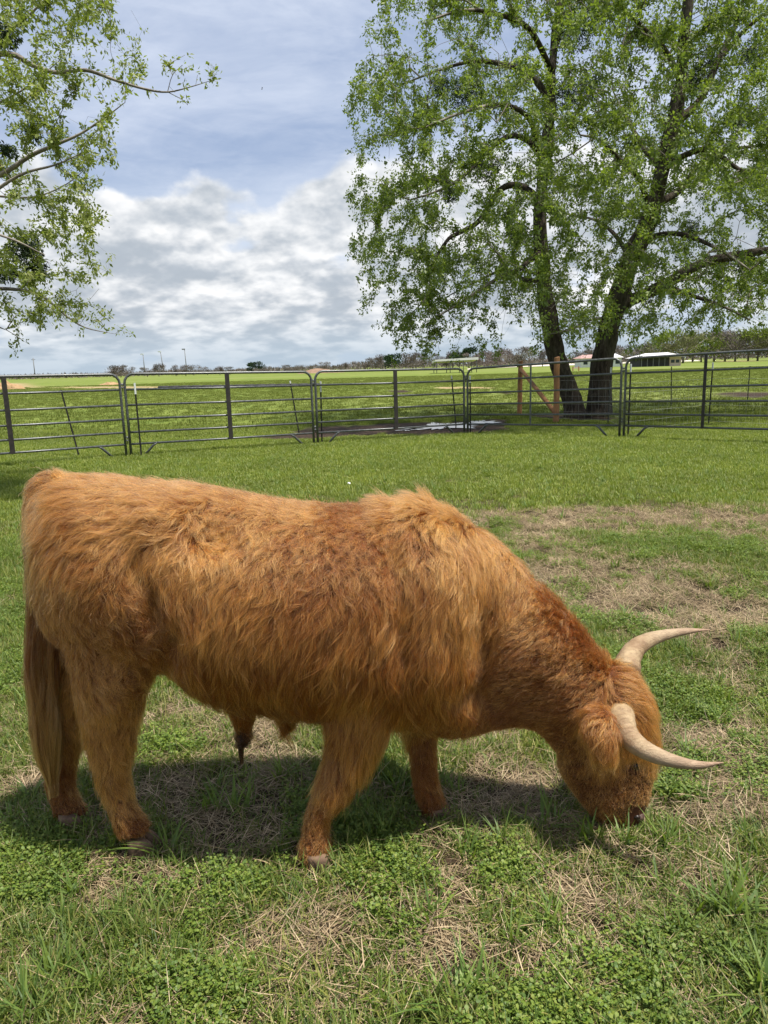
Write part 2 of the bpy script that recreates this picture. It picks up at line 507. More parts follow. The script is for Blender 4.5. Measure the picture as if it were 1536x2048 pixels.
m_dead = leaf_mat('dead_grass', [(0.19, 0.13, 0.07), (0.40, 0.29, 0.165), (0.56, 0.44, 0.27), (0.07, 0.045, 0.025), (0.28, 0.22, 0.11)], 0.12, 0.03, 2.0)
m_weed = leaf_mat('weed_leaf', [(0.060, 0.120, 0.011), (0.120, 0.195, 0.018), (0.185, 0.255, 0.028), (0.25, 0.30, 0.045)], 0.35, 0.03, 1.7)
U = rng.uniform
blades, lushes, deads, weeds, tufts, mids = [], [], [], [], [], []
for k in range(5):
    b = MB()
    for i in range(16):
        blade(b, (U(-.034, .034), U(-.034, .034), -.004), U(0, 6.28), U(.25, 1.35), U(.022, .085) , U(.0018, .0042), U(-.2, 1.2))
    blades.append(tmpl('grass_clump', b, m_blade))
    b = MB()
    for i in range(30):
        blade(b, (U(-.07, .07), U(-.07, .07), -.004), U(0, 6.28), U(.05, .8), U(.03, .075), U(.004, .008), U(0, .9), 2)
    lushes.append(tmpl('lush_clump', b, m_lush))
    b = MB()
    for i in range(22):
        blade(b, (U(-.05, .05), U(-.05, .05), U(.001, .018)), U(0, 6.28), U(1.25, 1.62), U(.03, .10), U(.0012, .0026), U(-.35, .3), 3)
    deads.append(tmpl('dead_clump', b, m_dead))
    b = MB()
    for i in range(20):          # creeping weed: short stems with pairs and trios of small round leaves
        a0 = U(0, 6.28); rr = U(0, .05); px_, py_ = rr * math.cos(a0), rr * math.sin(a0); h = U(.006, .045)
        for q in range(5):
            aa = a0 + q * 1.26 + U(-.4, .4); L = U(.004, .0095); tilt = U(-.4, .8)
            d = np.array([math.cos(aa), math.sin(aa), 0]); s = np.array([-math.sin(aa), math.cos(aa), 0]); up = np.array([0, 0, 1.0])
            c0 = np.array([px_, py_, h - q * .004])
            dd = d * math.cos(tilt) + up * math.sin(tilt)
            b.add([c0, c0 + dd * L * .5 - s * L * .42, c0 + dd * L * .95 - s * L * .3, c0 + dd * L * 1.05 + s * L * .15, c0 + dd * L * .55 + s * L * .45 + up * .001], [(0, 1, 2, 3, 4)])
        blade(b, (px_ * .6, py_ * .6, 0), a0, .4, h, .0015, .3, 2)
    weeds.append(tmpl('weed_clump', b, m_weed))
    b = MB()
    for i in range(24):
        blade(b, (U(-.03, .03), U(-.03, .03), -.004), U(0, 6.28), U(.15, 1.1), U(.08, .21), U(.006, .011), U(.2, 1.1), 5)
    tufts.append(tmpl('tuft', b, m_tuft))
    b = MB()
    for i in range(34):
        blade(b, (U(-.22, .22), U(-.22, .22), -.01), U(0, 6.28), U(.05, .8), U(.06, .13), U(.009, .018), U(0, .9), 2)
    mids.append(tmpl('field_clump', b, m_field))


def scatter(name, label, pts, rotz, tilt, scl, coll):
    """one object: points carrying rotation and scale, each drawn as one of the clumps"""
    me = bpy.data.meshes.new(name)
    me.vertices.add(len(pts)); me.vertices.foreach_set('co', np.ascontiguousarray(pts, dtype=np.float32).ravel())
    a = me.attributes.new('scl', 'FLOAT', 'POINT'); a.data.foreach_set('value', scl.astype(np.float32))
    rot = np.stack([rng.normal(0, tilt, len(pts)), rng.normal(0, tilt, len(pts)), rotz], -1).astype(np.float32)
    a = me.attributes.new('rot', 'FLOAT_VECTOR', 'POINT'); a.data.foreach_set('vector', np.ascontiguousarray(rot).ravel())
    o = bpy.data.objects.new(name, me); COL.objects.link(o)
    ng = bpy.data.node_groups.new(name, 'GeometryNodeTree')
    ng.interface.new_socket('Geometry', in_out='INPUT', socket_type='NodeSocketGeometry')
    ng.interface.new_socket('Geometry', in_out='OUTPUT', socket_type='NodeSocketGeometry')
    N_ = ng.nodes; L_ = ng.links
    gi = N_.new('NodeGroupInput'); go = N_.new('NodeGroupOutput')
    ci = N_.new('GeometryNodeCollectionInfo'); ci.inputs['Collection'].default_value = coll
    ci.inputs['Separate Children'].default_value = True; ci.inputs['Reset Children'].default_value = True
    m2p = N_.new('GeometryNodeMeshToPoints')
    iop = N_.new('GeometryNodeInstanceOnPoints'); iop.inputs['Pick Instance'].default_value = True
    ar = N_.new('GeometryNodeInputNamedAttribute'); ar.data_type = 'FLOAT_VECTOR'; ar.inputs['Name'].default_value = 'rot'
    as_ = N_.new('GeometryNodeInputNamedAttribute'); as_.data_type = 'FLOAT'; as_.inputs['Name'].default_value = 'scl'
    L_.new(gi.outputs[0], m2p.inputs['Mesh']); L_.new(m2p.outputs[0], iop.inputs['Points'])
    L_.new(ci.outputs[0], iop.inputs['Instance'])
    e2r = N_.new('FunctionNodeEulerToRotation'); L_.new(ar.outputs['Attribute'], e2r.inputs[0]); L_.new(e2r.outputs[0], iop.inputs['Rotation'])
    L_.new(as_.outputs['Attribute'], iop.inputs['Scale']); L_.new(iop.outputs[0], go.inputs[0])
    md = o.modifiers.new('scatter', 'NODES'); md.node_group = ng
    tag(o, label, None, None, 'stuff'); return o


def clear_hooves(x, y, r=.075):
    k = np.ones(len(x), bool)
    for q in G([632, 275, 640], [1722, 1686, 1700]):
        k &= np.hypot(x - q[0], y - q[1] + .02) > r
    return k


def field(n, y0, y1, power=1.0, margin=0.9):
    """random ground points in the wedge the camera sees (plus a step to each side)"""
    u = rng.random(n); y = (y0 ** (power + 1) + u * (y1 ** (power + 1) - y0 ** (power + 1))) ** (1 / (power + 1))
    half = y * 0.56 + margin
    x = rng.uniform(-1, 1, n) * half
    keep = clear_hooves(x, y)
    return x[keep], y[keep]


def build_grass():
    # short green blades
    x, y = field(90000, 1.15, 7.0, 0.75, 0.5)
    g_, m_, _ = ground_masks(x, y)
    k = (rng.random(len(x)) < np.clip((g_ - 0.10) * 1.05, 0.08, 0.95)) & (m_ < 0.4); x, y, g_ = x[k], y[k], g_[k]
    z = hgt(x, y)
    scatter('grass_blades', 'short green grass covering the paddock floor around the cow', np.stack([x, y, z], -1), rng.uniform(0, 6.28, len(x)), 0.12,
            (0.75 + 0.65 * rng.random(len(x))) * (0.75 + 0.35 * np.clip(g_, 0, 1)), tmpl_coll('grass_a', blades))
    # dead thatch
    x, y = field(30000, 1.15, 8.0, 0.8, 0.5)
    g_, m_, _ = ground_masks(x, y)
    k = (rng.random(len(x)) < np.clip(0.78 - 0.62 * g_, 0.14, 1)) & (m_ < 0.7); x, y = x[k], y[k]
    scatter('dead_grass', 'tan dead grass thatch lying between the green blades', np.stack([x, y, hgt(x, y) + .002], -1), rng.uniform(0, 6.28, len(x)), 0.10,
            0.7 + 0.7 * rng.random(len(x)), tmpl_coll('grass_b', deads))
    # weeds
    x, y = field(56000, 1.15, 7.5, 0.75, 0.5)
    px, py = proj(np.stack([x, y, 0 * x], -1)); lush = blob(px, py, LUSH)
    g_, m_, _ = ground_masks(x, y); pn = fbm(x, y, 3.4, 77, 5)
    pr = 0.95 * sstep(pn + 0.55 * lush, 0.53, 0.70) * np.clip(g_ + .2, 0, 1)
    k = (rng.random(len(x)) < pr) & (m_ < 0.5); x, y = x[k], y[k]
    scatter('clover_weeds', 'low leafy clover and chickweed patches among the grass', np.stack([x, y, hgt(x, y)], -1), rng.uniform(0, 6.28, len(x)), 0.15,
            0.75 + 0.75 * rng.random(len(x)), tmpl_coll('grass_c', weeds))
    # coarse tufts
    spots = [(240, 1690, .8), (330, 1700, .9), (480, 1620, .8), (870, 1580, .8), (790, 1590, .7), (935, 1720, .7), (900, 2010, 1.0), (960, 1990, .8), (1030, 1890, .7), (1110, 1830, .6),
             (850, 1850, .8), (1100, 1650, .9), (1180, 1680, .9), (1250, 1690, .8), (1330, 1690, .7), (1450, 1830, 1.0), (1500, 1860, 1.1), (1490, 1780, .9), (1520, 2010, 1.0), (1400, 1830, .8), (1330, 1770, .7),
             (1240, 1180, .7), (1475, 1290, .7), (1440, 1370, .6), (1340, 1590, .8), (1400, 1600, .6), (60, 1590, .8), (110, 1610, .7), (20, 1640, .7), (560, 1560, .8), (700, 1620, .7), (430, 1580, .7), (1180, 1560, .6),
             (1110, 1860, .8), (640, 1700, .5), (760, 1690, .7), (300, 1830, .7), (120, 1960, .8), (200, 2000, .8), (60, 2020, .8)]
    gp = G([s[0] for s in spots], [s[1] for s in spots]); sc_ = np.array([s[2] for s in spots])
    x, y = field(1300, 1.2, 14.0, 0.8, 0.5)
    P3 = np.vstack([gp, np.stack([x, y, 0 * x], -1)]); P3[:, 2] = hgt(P3[:, 0], P3[:, 1])
    sc_ = np.concatenate([sc_ * 1.1, rng.uniform(.3, .85, len(x))])
    scatter('coarse_grass_tufts', 'coarse arching broad-bladed grass tufts standing above the lawn', P3, rng.uniform(0, 6.28, len(P3)), 0.08, sc_, tmpl_coll('grass_d', tufts))
    # middle distance up to and behind the panels
    x, y = field(70000, 6.0, 22.0, 0.7, 1.5)
    g_, m_, s_ = ground_masks(x, y)
    k = (rng.random(len(x)) < sstep(y, 5.6, 8.5) * np.clip(g_ * 1.1 - .15, 0.08, 1)) & (m_ < 0.35) & (rng.random(len(x)) > s_); x, y = x[k], y[k]
    scatter('lush_grass', 'bright green spring grass between the cow and the panels', np.stack([x, y, hgt(x, y)], -1), rng.uniform(0, 6.28, len(x)), 0.08,
            0.6 + 0.6 * rng.random(len(x)), tmpl_coll('grass_e', lushes))
    x, y = field(40000, 18.0, 110.0, 0.45, 3.0)
    g_, m_, s_ = ground_masks(x, y)
    k = (m_ < 0.35) & (rng.random(len(x)) > s_ * 1.5); x, y = x[k], y[k]
    scatter('field_grass', 'green pasture grass beyond the metal panels', np.stack([x, y, hgt(x, y)], -1), rng.uniform(0, 6.28, len(x)), 0.05,
            (0.6 + 0.5 * rng.random(len(x))), tmpl_coll('grass_f', mids))


build_grass()

# ------------------------------------------------------------------ metal corral panels
m_steel, t = new_mat('dark_steel_tube')
tcn = t.node('ShaderNodeNewGeometry').outputs['Position']
nzs = t.noise(tcn, 25, 5, 0.65)
sb = t.node('ShaderNodeBsdfPrincipled', {'Base Color': t.mix(t.smooth(nzs, 0.35, 0.7), (0.055, 0.06, 0.06, 1), (0.12, 0.125, 0.125, 1)), 'Metallic': 0.25,
                                        'Roughness': t.smooth(nzs, 0.3, 0.7, 0.30, 0.5), 'Specular IOR Level': 0.6})
finish(t, sb.outputs[0])
m_dkpost = simple_mat('dark_painted_steel', (0.018, 0.016, 0.015), (0.04, 0.032, 0.028), 0.55, 12)
Zv = np.array([0, 0, 1.0])
RAILS = (0.155, 0.30, 0.46, 0.63, 0.815)


def corral_panel(A, B, hA, hB, mid, midw, label, rails=RAILS, cut=None):
    """A, B ground points of the two ends, hA, hB their heights, mid = fraction of the upright"""
    d = B - A; L = np.linalg.norm(d); u = d / L; nrm_ = np.array([-u[1], u[0], 0]); nrm_ /= np.linalg.norm(nrm_)
    root = empty('corral_panel', (A + B) / 2, label, 'livestock panel', 'metal corral panels around the paddock')
    rT = 0.0255; rc = 0.17
    A2 = A + u * 0.045; B2 = B - u * 0.045
    pts = [A2 + Zv * 0.0, A2 + Zv * (hA * .5), A2 + Zv * (hA - rc)]
    for a in (20, 45, 70): pts.append(A2 + Zv * (hA - rc + rc * math.sin(R(a))) + u * rc * (1 - math.cos(R(a))))
    pts.append(A2 + Zv * hA + u * rc)
    for q in (.3, .5, .7): pts.append(A2 + (B2 - A2) * q + Zv * (hA + (hB - hA) * q))
    pts.append(B2 + Zv * hB - u * rc)
    for a in (70, 45, 20): pts.append(B2 + Zv * (hB - rc + rc * math.sin(R(a))) - u * rc * (1 - math.cos(R(a))))
    pts += [B2 + Zv * (hB - rc), B2 + Zv * (hB * .5), B2]
    MB().tube(pts, rT, 10).build('frame', m_steel, root)
    for f in rails:
        MB().tube([A2 + Zv * hA * f + u * .018, (A2 + B2) / 2 + Zv * ((hA + hB) / 2 * f - .004), B2 + Zv * hB * f - u * .018], rT * .80, 8).build('rail', m_steel, root)
    q = A2 + (B2 - A2) * mid; hm = hA + (hB - hA) * mid
    b_ = MB(); z0 = hm * RAILS[0] - .02; z1 = hm - 0.012
    b_.box(q + Zv * (z0 + z1) / 2 - nrm_ * 0.034, (midw, .022, z1 - z0), u, nrm_, Zv); b_.build('upright', m_dkpost if midw > .04 else m_steel, root, False)
    for E, s, h in ((A2, 1, hA), (B2, -1, hB)):
        MB().tube([E + u * s * .50 + Zv * (h * RAILS[0]), E + u * s * .44 + Zv * (h * RAILS[0] - .035), E + u * s * .24 + Zv * .0], rT * .9, 8).build('foot_brace', m_steel, root)
    return root


def pin(E, u, h, label):
    root = empty('hinge_pin', E, label, 'hinge pin', 'hinge pins joining the corral panels')
    for z in (h * .86, h * .22):
        b_ = MB(); b_.tube([E + Zv * (z - .10), E + Zv * (z + .06)], .009, 6); b_.tube([E + Zv * (z - .03) - u * .045, E + Zv * (z - .03) + u * .045], .013, 6); b_.tube([E + Zv * (z + .03) - u * .045, E + Zv * (z + .03) + u * .045], .013, 6)
        b_.build('lug', m_steel, root)


def top_h(g_, px, py):           # height of the point seen at (px,py) straight above ground point g_
    d = ray(px, py).reshape(3); return CAM_H + d[2] / d[1] * g_[1]


# joints: base pixel, top pixel
J = [((-160, 948), 756), ((258, 914), 748), ((632, 888), 743), ((932, 868), 737), ((1243, 875), 717), ((1690, 893), 690)]
JP = [G([j[0][0]], [j[0][1]])[0] for j in J]; JH = [top_h(p_, j[0][0], j[1]) for p_, j in zip(JP, J)]
plab = ['metal panel at the left edge of the picture, cut off by the frame', 'metal panel with a wide dark upright, second from the left edge',
        'metal panel in front of the muddy puddle with a dark upright in its middle', 'metal panel with a thin upright in front of the wooden posts and tree trunks',
        'metal panel at the right edge, its top rail rising to the right']
mids_ = [(15 + 160) / 418., .525, .515, .44, .40]; mw = [.085, .085, .085, .035, .055]
for i in range(5):
    corral_panel(JP[i], JP[i + 1], JH[i], JH[i + 1], mids_[i], mw[i], plab[i])
hl = ['left joint above the steer\'s rump', 'joint left of the mud', 'joint beside the puddle', 'joint right of the tree trunks']
for i in range(1, 5):
    u_ = norm(JP[min(i + 1, 5)] - JP[i - 1]); pin(JP[i], u_, JH[i], 'steel pins and lugs holding two panels together at the ' + hl[i - 1])

# T-posts driven behind the panels
m_tp = simple_mat('dark_green_post', (0.012, 0.014, 0.012), (0.035, 0.03, 0.024), 0.6, 30)
m_wht = simple_mat('white_post_top', (0.62, 0.64, 0.62), (0.75, 0.76, 0.74), 0.6, 20)


def tpost(base, top, label, cap=0.0, w_=.032):
    g_ = G([base[0]], [base[1]])[0]; d = ray(top[0], top[1]).reshape(3); tp = CAM + d * (g_[1] / d[1])
    root = empty('steel_post', g_, label, 'fence post', 'steel T-posts behind the panels')
    ax = norm(tp - g_); b_ = MB(); L = np.linalg.norm(tp - g_)
    x_ = norm(np.cross(ax, [0, 1, 0])); y_ = np.cross(ax, x_)
    LL = L * (1 - cap) + .12
    c = g_ + ax * (LL / 2 - .12)
    b_.box(c, (w_, .006, LL), x_, y_, ax); b_.box(c + y_ * .017, (.006, .028, LL), x_, y_, ax)
    for k in range(int(LL / .075) - 2): b_.box(g_ + ax * (.05 + k * .075) - y_ * .006, (.012, .006, .02), x_, y_, ax)
    b_.build('post_shaft', m_tp, root, False)
    if cap:
        c = g_ + ax * (L * (1 - cap / 2) + .003); b2 = MB(); b2.box(c, (w_ * 1.1, .012, L * cap), x_, y_, ax); b2.box(c + y_ * .02, (.012, .03, L * cap), x_, y_, ax); b2.build('painted_top', m_wht, root, False)


for a in [((158, 912), (122, 780), 'leaning dark steel post seen through the leftmost panel', 0, ), ((283, 914), (269, 766), 'white-topped steel post just right of the left panel joint', .15),
          ((598, 866), (580, 762), 'leaning dark steel post left of the mud patch', .05), ((644, 886), (641, 763), 'white-topped steel post just right of the second panel joint', .17),
          ((912, 852), (903, 752), 'thin leaning steel post standing in the puddle', .06), ((941, 866), (940, 752), 'slim steel post right of the puddle joint', .12),
          ((1216, 848), (1222, 735), 'white-topped steel post close to the right tree trunk', .13), ((1256, 872), (1262, 728), 'pale-topped steel post right of the last panel joint', .14),
          ((1342, 812), (1343, 733), 'plain dark steel post standing farther out on the grass', 0), ((1417, 850), (1426, 725), 'white-topped steel post left of the far right upright', .13),
          ((1495, 800), (1500, 732), 'dark steel post in front of the dark soil patch at the right edge', 0)]:
    tpost(*a)

# wire fence between the posts
m_wire = simple_mat('galvanised_wire', (0.30, 0.30, 0.28), (0.42, 0.41, 0.38), 0.5, 20, metal=0.5)
wire_root = empty('wire_fence', G([1340], [850])[0], 'thin woven wire fence stretched behind the right-hand panels and trunks', 'wire fence')
fp = [G([a], [b_])[0] for a, b_ in ((1112, 846), (1216, 849), (1256, 872), (1417, 852), (1600, 862))]
hb_w, vb_w = MB(), MB()
for i in range(len(fp) - 1):
    p0, p1 = fp[i], fp[i + 1]; L = np.linalg.norm(p1 - p0)
    for z in (.12, .3, .5, .7, .9, 1.1):
        hb_w.tube([p0 + Zv * z, p1 + Zv * z], .0022, 4, False)
    for k in range(int(L / .16)):
        q = p0 + (p1 - p0) * (k + .5) / int(L / .16); vb_w.tube([q + Zv * .1, q + Zv * 1.1], .0016, 3, False)
hb_w.build('line_wire', m_wire, wire_root); o_ = vb_w.build('stay_wire', m_wire, wire_root); o_['kind'] = 'stuff'

# wooden H-brace
m_wood, t = new_mat('treated_post_wood')
tcn = t.node('ShaderNodeNewGeometry').outputs['Position']
wn1 = t.noise(t.vmath('MULTIPLY', tcn, (1, 1, .08)), 60, 6, 0.7); wn2 = t.noise(tcn, 5, 4)
wc = t.mix(t.smooth(wn1, .3, .7), (0.24, 0.105, 0.04, 1), (0.42, 0.22, 0.095, 1)); wc = t.mix(t.smooth(wn2, .45, .7, 0, .5), wc, (0.16, 0.08, 0.04, 1))
wb_ = t.node('ShaderNodeBsdfPrincipled', {'Base Color': wc, 'Roughness': 0.8}); finish(t, wb_.outputs[0])


def wpost(base, top, r0, label):
    g_ = G([base[0]], [base[1]])[0]; d = ray(*top).reshape(3); tp = CAM + d * (g_[1] / d[1]); ax = tp - g_
    pts = [g_ - ax * .08] + [g_ + ax * q + np.array([U(-.006, .006), 0, 0]) for q in (0, .25, .5, .75, .985, 1.0)]
    o = mk('wooden_post', *tube(pts, [r0 * 1.05, r0 * 1.04, r0 * 1.02, r0, r0 * .98, r0 * .97, r0 * .88], 14), m_wood)
    return tag(o, label, 'wooden post', 'wooden brace posts'), g_, tp


_, g1, t1 = wpost((1039, 828), (1041, 722), .075, 'farther wooden post, at the upper end of the slanting brace')
_, g2, t2 = wpost((1112, 846), (1114, 714), .078, 'nearer wooden post beside the left tree trunk')
pa = g1 + (t1 - g1) * .86; pb = g2 + (t2 - g2) * .14
ov = norm(pb - pa)
o_ = mk('wooden_brace', *tube([pa + ov * .08, pa + ov * .4, (pa + pb) / 2, pb - ov * .09], [.06, .06, .062, .064], 12), m_wood)
tag(o_, 'slanting wooden brace between the two wooden posts', 'wooden brace')

# ------------------------------------------------------------------ trees
m_bark, t = new_mat('bark')
tcn = t.node('ShaderNodeNewGeometry').outputs['Position']
b1 = t.noise(t.vmath('MULTIPLY', tcn, (1, 1, .22)), 14, 7, 0.7, 0.6); b2 = t.noise(tcn, 1.6, 4)
bc = t.mix(t.smooth(b1, .35, .68), (0.030, 0.023, 0.018, 1), (0.115, 0.092, 0.072, 1)); bc = t.mix(t.smooth(b2, .4, .75, 0, .45), bc, (0.10, 0.10, 0.075, 1))
bb_ = t.node('ShaderNodeBsdfPrincipled', {'Base Color': bc, 'Roughness': 0.92, 'Specular IOR Level': .1})
bn_ = t.node('ShaderNodeBump', {'Strength': 1.0, 'Distance': 0.06, 'Height': b1}); t.l.new(bn_.outputs[0], bb_.inputs['Normal']); finish(t, bb_.outputs[0])
m_twig = simple_mat('twig_bark', (0.10, 0.085, 0.070), (0.26, 0.23, 0.19), 0.85, 6)
m_leaf = leaf_mat('spring_leaf', [(0.090, 0.150, 0.018), (0.135, 0.205, 0.022), (0.195, 0.265, 0.030), (0.270, 0.325, 0.042)], 0.45, 0.04, 0.55)
m_leafL = leaf_mat('pale_spring_leaf', [(0.150, 0.200, 0.030), (0.215, 0.265, 0.045), (0.28, 0.32, 0.065), (0.36, 0.37, 0.10)], 0.46, 0.03, 1.0)
m_mist = leaf_mat('mistletoe_leaf', [(0.020, 0.040, 0.012), (0.035, 0.065, 0.018), (0.05, 0.085, 0.022)], 0.12, 0.04, 2.0)


def inpoly(px, py, poly):
    poly = np.array(poly, float); n = len(poly); c = np.zeros(len(px), bool); j = n - 1
    for i in range(n):
        xi, yi = poly[i]; xj, yj = poly[j]
        cnd = ((yi > py) != (yj > py)) & (px < (xj - xi) * (py - yi) / (yj - yi + 1e-12) + xi)
        c ^= cnd; j = i
    return c


class Skel:                      # a branching skeleton grown from main limbs towards twig tips
    def __init__(s): s.p = []; s.par = []; s.w = []; s.lim = []

    def add(s, p, par, lim=0.0):
        s.p.append(np.array(p, float)); s.par.append(par); s.lim.append(lim); return len(s.p) - 1

    def limb(s, pts, r0, r1, start=None, m=5):
        pts = [np.array(q, float) for q in pts]
        if start is not None: pts = [s.p[start]] + pts
        c = catmull(pts, m); n = len(c); last = start
        ids = []
        for i, q in enumerate(c):
            if start is not None and i == 0: ids.append(start); continue
            last = s.add(q, -1 if last is None else last, r0 + (r1 - r0) * i / (n - 1)); ids.append(last)
        return ids

    def near(s, q): return int(np.argmin(np.linalg.norm(np.array(s.p) - q, axis=1)))


def grow(s, tips, step, droop, wig, minlen_first=True, inner=None):
    """join each tip to the nearest part of the skeleton with a bent path"""
    P_ = np.array(s.p); cap = len(P_) + len(tips) * 14 + 10
    buf = np.zeros((cap, 3)); buf[:len(P_)] = P_; n = len(P_)
    cx = P_.mean(0) if inner is None else inner
    dmin = np.array([np.min(np.linalg.norm(P_ - q, axis=1)) for q in tips])
    order = np.argsort(dmin + rng.normal(0, .1, len(tips)) * dmin.mean())
    ends = []
    for k in order:
        q = tips[k]; dv = buf[:n] - q; d = np.sqrt((dv * dv).sum(1))
        # prefer joining at points nearer the heart of the tree
        rr = np.linalg.norm(buf[:n] - cx, axis=1); score = d + 0.22 * rr
        j = int(np.argmin(score)); dist = d[j]
        m = int(np.clip(round(dist / step), 1, 13))
        a = buf[j]; prev = j
        bend = np.array([0, 0, 1.0]) * dist * droop * U(.5, 1.3) + rng.normal(0, 1, 3) * dist * .06
        for i in range(1, m + 1):
            f = i / m
            c = a + (q - a) * f + bend * 4 * f * (1 - f) * (1 - .3 * f) + (rng.normal(0, wig, 3) if i < m else 0)
            if n >= cap: break
            buf[n] = c; n += 1
            prev = s.add(c, prev, 0.0)
        ends.append(prev)
    return ends


def skel_mesh(s, r_tip, expo, name_trunk, root, mat_t, mat_b, thick=0.05, kmin=3):
    n = len(s.p); r = np.zeros(n); child = [[] for _ in range(n)]
    for i in range(n):
        if s.par[i] >= 0: child[s.par[i]].append(i)
    for i in range(n - 1, -1, -1):
        if not child[i]: r[i] = r_tip
        else: r[i] = (sum(r[c] ** expo for c in child[i])) ** (1 / expo)
    for i in range(n):
        if s.lim[i] > 0: r[i] = s.lim[i]
    for i in range(n):           # never thicker than the parent
        if s.par[i] >= 0: r[i] = min(r[i], r[s.par[i]] * (1.0 if s.lim[i] > 0 else .8))
    # chains
    big, small = MB(), [[], [], 0]
    P_ = np.array(s.p); used = set()
    for i in range(n):
        par = s.par[i]
        if par >= 0 and max(child[par], key=lambda c: r[c]) == i: continue     # continues its parent's chain
        ch = [i]; 
        while child[ch[-1]]: ch.append(max(child[ch[-1]], key=lambda c: r[c]))
        ids = ([par] if par >= 0 else []) + ch
        if len(ids) < 2: continue
        pts = P_[ids]; rad = r[ids].copy()
        if par >= 0: rad[0] = rad[1] * 1.05
        # split where it gets thin
        cut = next((q for q in range(len(ids)) if rad[q] < thick), len(ids))
        if cut >= 2:
            kk = 16 if rad[0] > .15 else 9
            pp, rr2 = pts[:cut + 1], rad[:cut + 1]
            V, Fc = tube(pp, rr2, kk)
            if rad[0] > .12: V = V + (norm(V - np.repeat(pp, kk, 0)[:len(V)]) * (fbm(V[:, 0] * 3 + V[:, 1] * 2, V[:, 2] * 1.2, 1.6, 5, 3) - .5)[:, None] * rad[0] * .35)
            big.add(V, Fc)
        if cut < len(ids) - 1:
            a = max(cut - 0, 0) if cut < 2 else cut
            pp, rr2 = pts[a:], rad[a:]
            if len(pp) > 1:
                k3 = 4 if rr2[0] > .02 else kmin
                V, Fc = tube(pp, rr2, k3, False); small[0].append(V); small[1].append(np.array(Fc) + small[2]); small[2] += len(V)
    big.build(name_trunk, mat_t, root)
    tag(mk('branches', np.vstack(small[0]), np.vstack(small[1]), mat_b, root), kind='stuff')
    return r


def leaves_mesh(name, centers, dirs, per, spread, size, mat, root, hang=0.5, aspect=.42, wide=1.0):
    """sprigs: per leaves round each centre, lying along dirs and hanging a little; each leaf a folded lozenge"""
    n = len(centers) * per
    c = np.repeat(centers, per, 0) + rng.normal(0, 1, (n, 3)) * spread
    a = norm(np.repeat(dirs, per, 0) * .6 + rng.normal(0, .75, (n, 3)) + np.array([0, 0, -hang]))
    nrm_ = norm(np.cross(a, rng.normal(0, 1, (n, 3)) + np.array([0, 0, .0])))
    s_ = np.cross(a, nrm_)
    L = size * rng.uniform(.6, 1.35, n)[:, None]; W = L * aspect * rng.uniform(.8, 1.2, n)[:, None]
    v0 = c; v1 = c + a * L * .45 + s_ * W * .5 + nrm_ * W * .15; v2 = c + a * L; v3 = c + a * L * .45 - s_ * W * .5 + nrm_ * W * .15
    V = np.stack([v0, v1, v2, v3], 1).reshape(-1, 3)
    i4 = np.arange(n) * 4
    Fc = np.stack([i4, i4 + 1, i4 + 2, i4, i4 + 2, i4 + 3], 1).reshape(-1, 3)
    return mk(name, V, Fc, mat, root, False)


def tips_in(poly, n, Y0, depth, hole=0.0, seed=0, hs=1.0):
    poly_a = np.array(poly, float); lo, hi = poly_a.min(0), poly_a.max(0); out_ = []
    while sum(len(o) for o in out_) < n:
        px = rng.uniform(lo[0], hi[0], n); py = rng.uniform(lo[1], hi[1], n)
        k = inpoly(px, py, poly); px, py = px[k], py[k]
        if hole: k = fbm(px, py, .011 * hs, seed, 3) + rng.normal(0, .03, len(px)) > hole; px, py = px[k], py[k]
        d = depth(px, py); k = d > 0; px, py, d = px[k], py[k], d[k]
        out_.append(P(px, py, Y0 + rng.uniform(-1, 1, len(px)) * d))
    return np.vstack(out_)[:n]


def sprig_points(s, ends, back=3, every=1):
    """points and directions along the last few steps of each twig"""
    C_, D_ = [], []
    for e in ends:
        i = e
        for k in range(back):
            p_ = s.par[i]
            if p_ < 0 or s.lim[i] > 0: break
            a, b_ = s.p[p_], s.p[i]; D = b_ - a; D = D / max(np.linalg.norm(D), 1e-6)
            C_.append(b_); D_.append(D); C_.append((a + b_) / 2); D_.append(D); i = p_
    return np.array(C_), np.array(D_)


# --- big twin-trunk tree
TY = float(G([1170], [832])[0][1]) 
tb = G([1168], [832])[0]
bigtree = empty('twin_trunk_tree', tb, 'large spreading tree with two dark trunks and fresh green leaves behind the panels', 'tree')
S = Skel()
def L3(l): return [P(q[0], q[1], TY + q[2]).reshape(3) for q in l]
lt = S.limb(L3([(1150, 838, 0), (1143, 800, 0), (1118, 730, -.1), (1100, 650, -.2), (1086, 560, -.2), (1082, 470, -.1), (1080, 400, 0), (1092, 310, .1), (1100, 220, .2), (1105, 120, .3), (1120, 0, .5), (1110, -130, .6), (1090, -250, .6)]), .40, .10)
rt = S.limb(L3([(1200, 840, .1), (1199, 800, .1), (1203, 740, .1), (1216, 660, .1), (1236, 600, .1), (1262, 520, .1), (1300, 430, .1), (1325, 340, .1), (1345, 250, .1), (1362, 160, .1), (1370, 60, 0), (1385, -70, 0), (1400, -220, 0)]), .52, .12)
for k_, i in enumerate(lt): S.lim[i] = float(np.interp(k_ / (len(lt) - 1), [0, .06, .15, .3, .5, .75, 1], [.38, .29, .26, .22, .17, .12, .06]))
for k_, i in enumerate(rt): S.lim[i] = float(np.interp(k_ / (len(rt) - 1), [0, .06, .15, .3, .5, .75, 1], [.46, .34, .31, .29, .23, .16, .07]))


def from_(pxy, Y): return S.near(P(pxy[0], pxy[1], TY + Y).reshape(3))


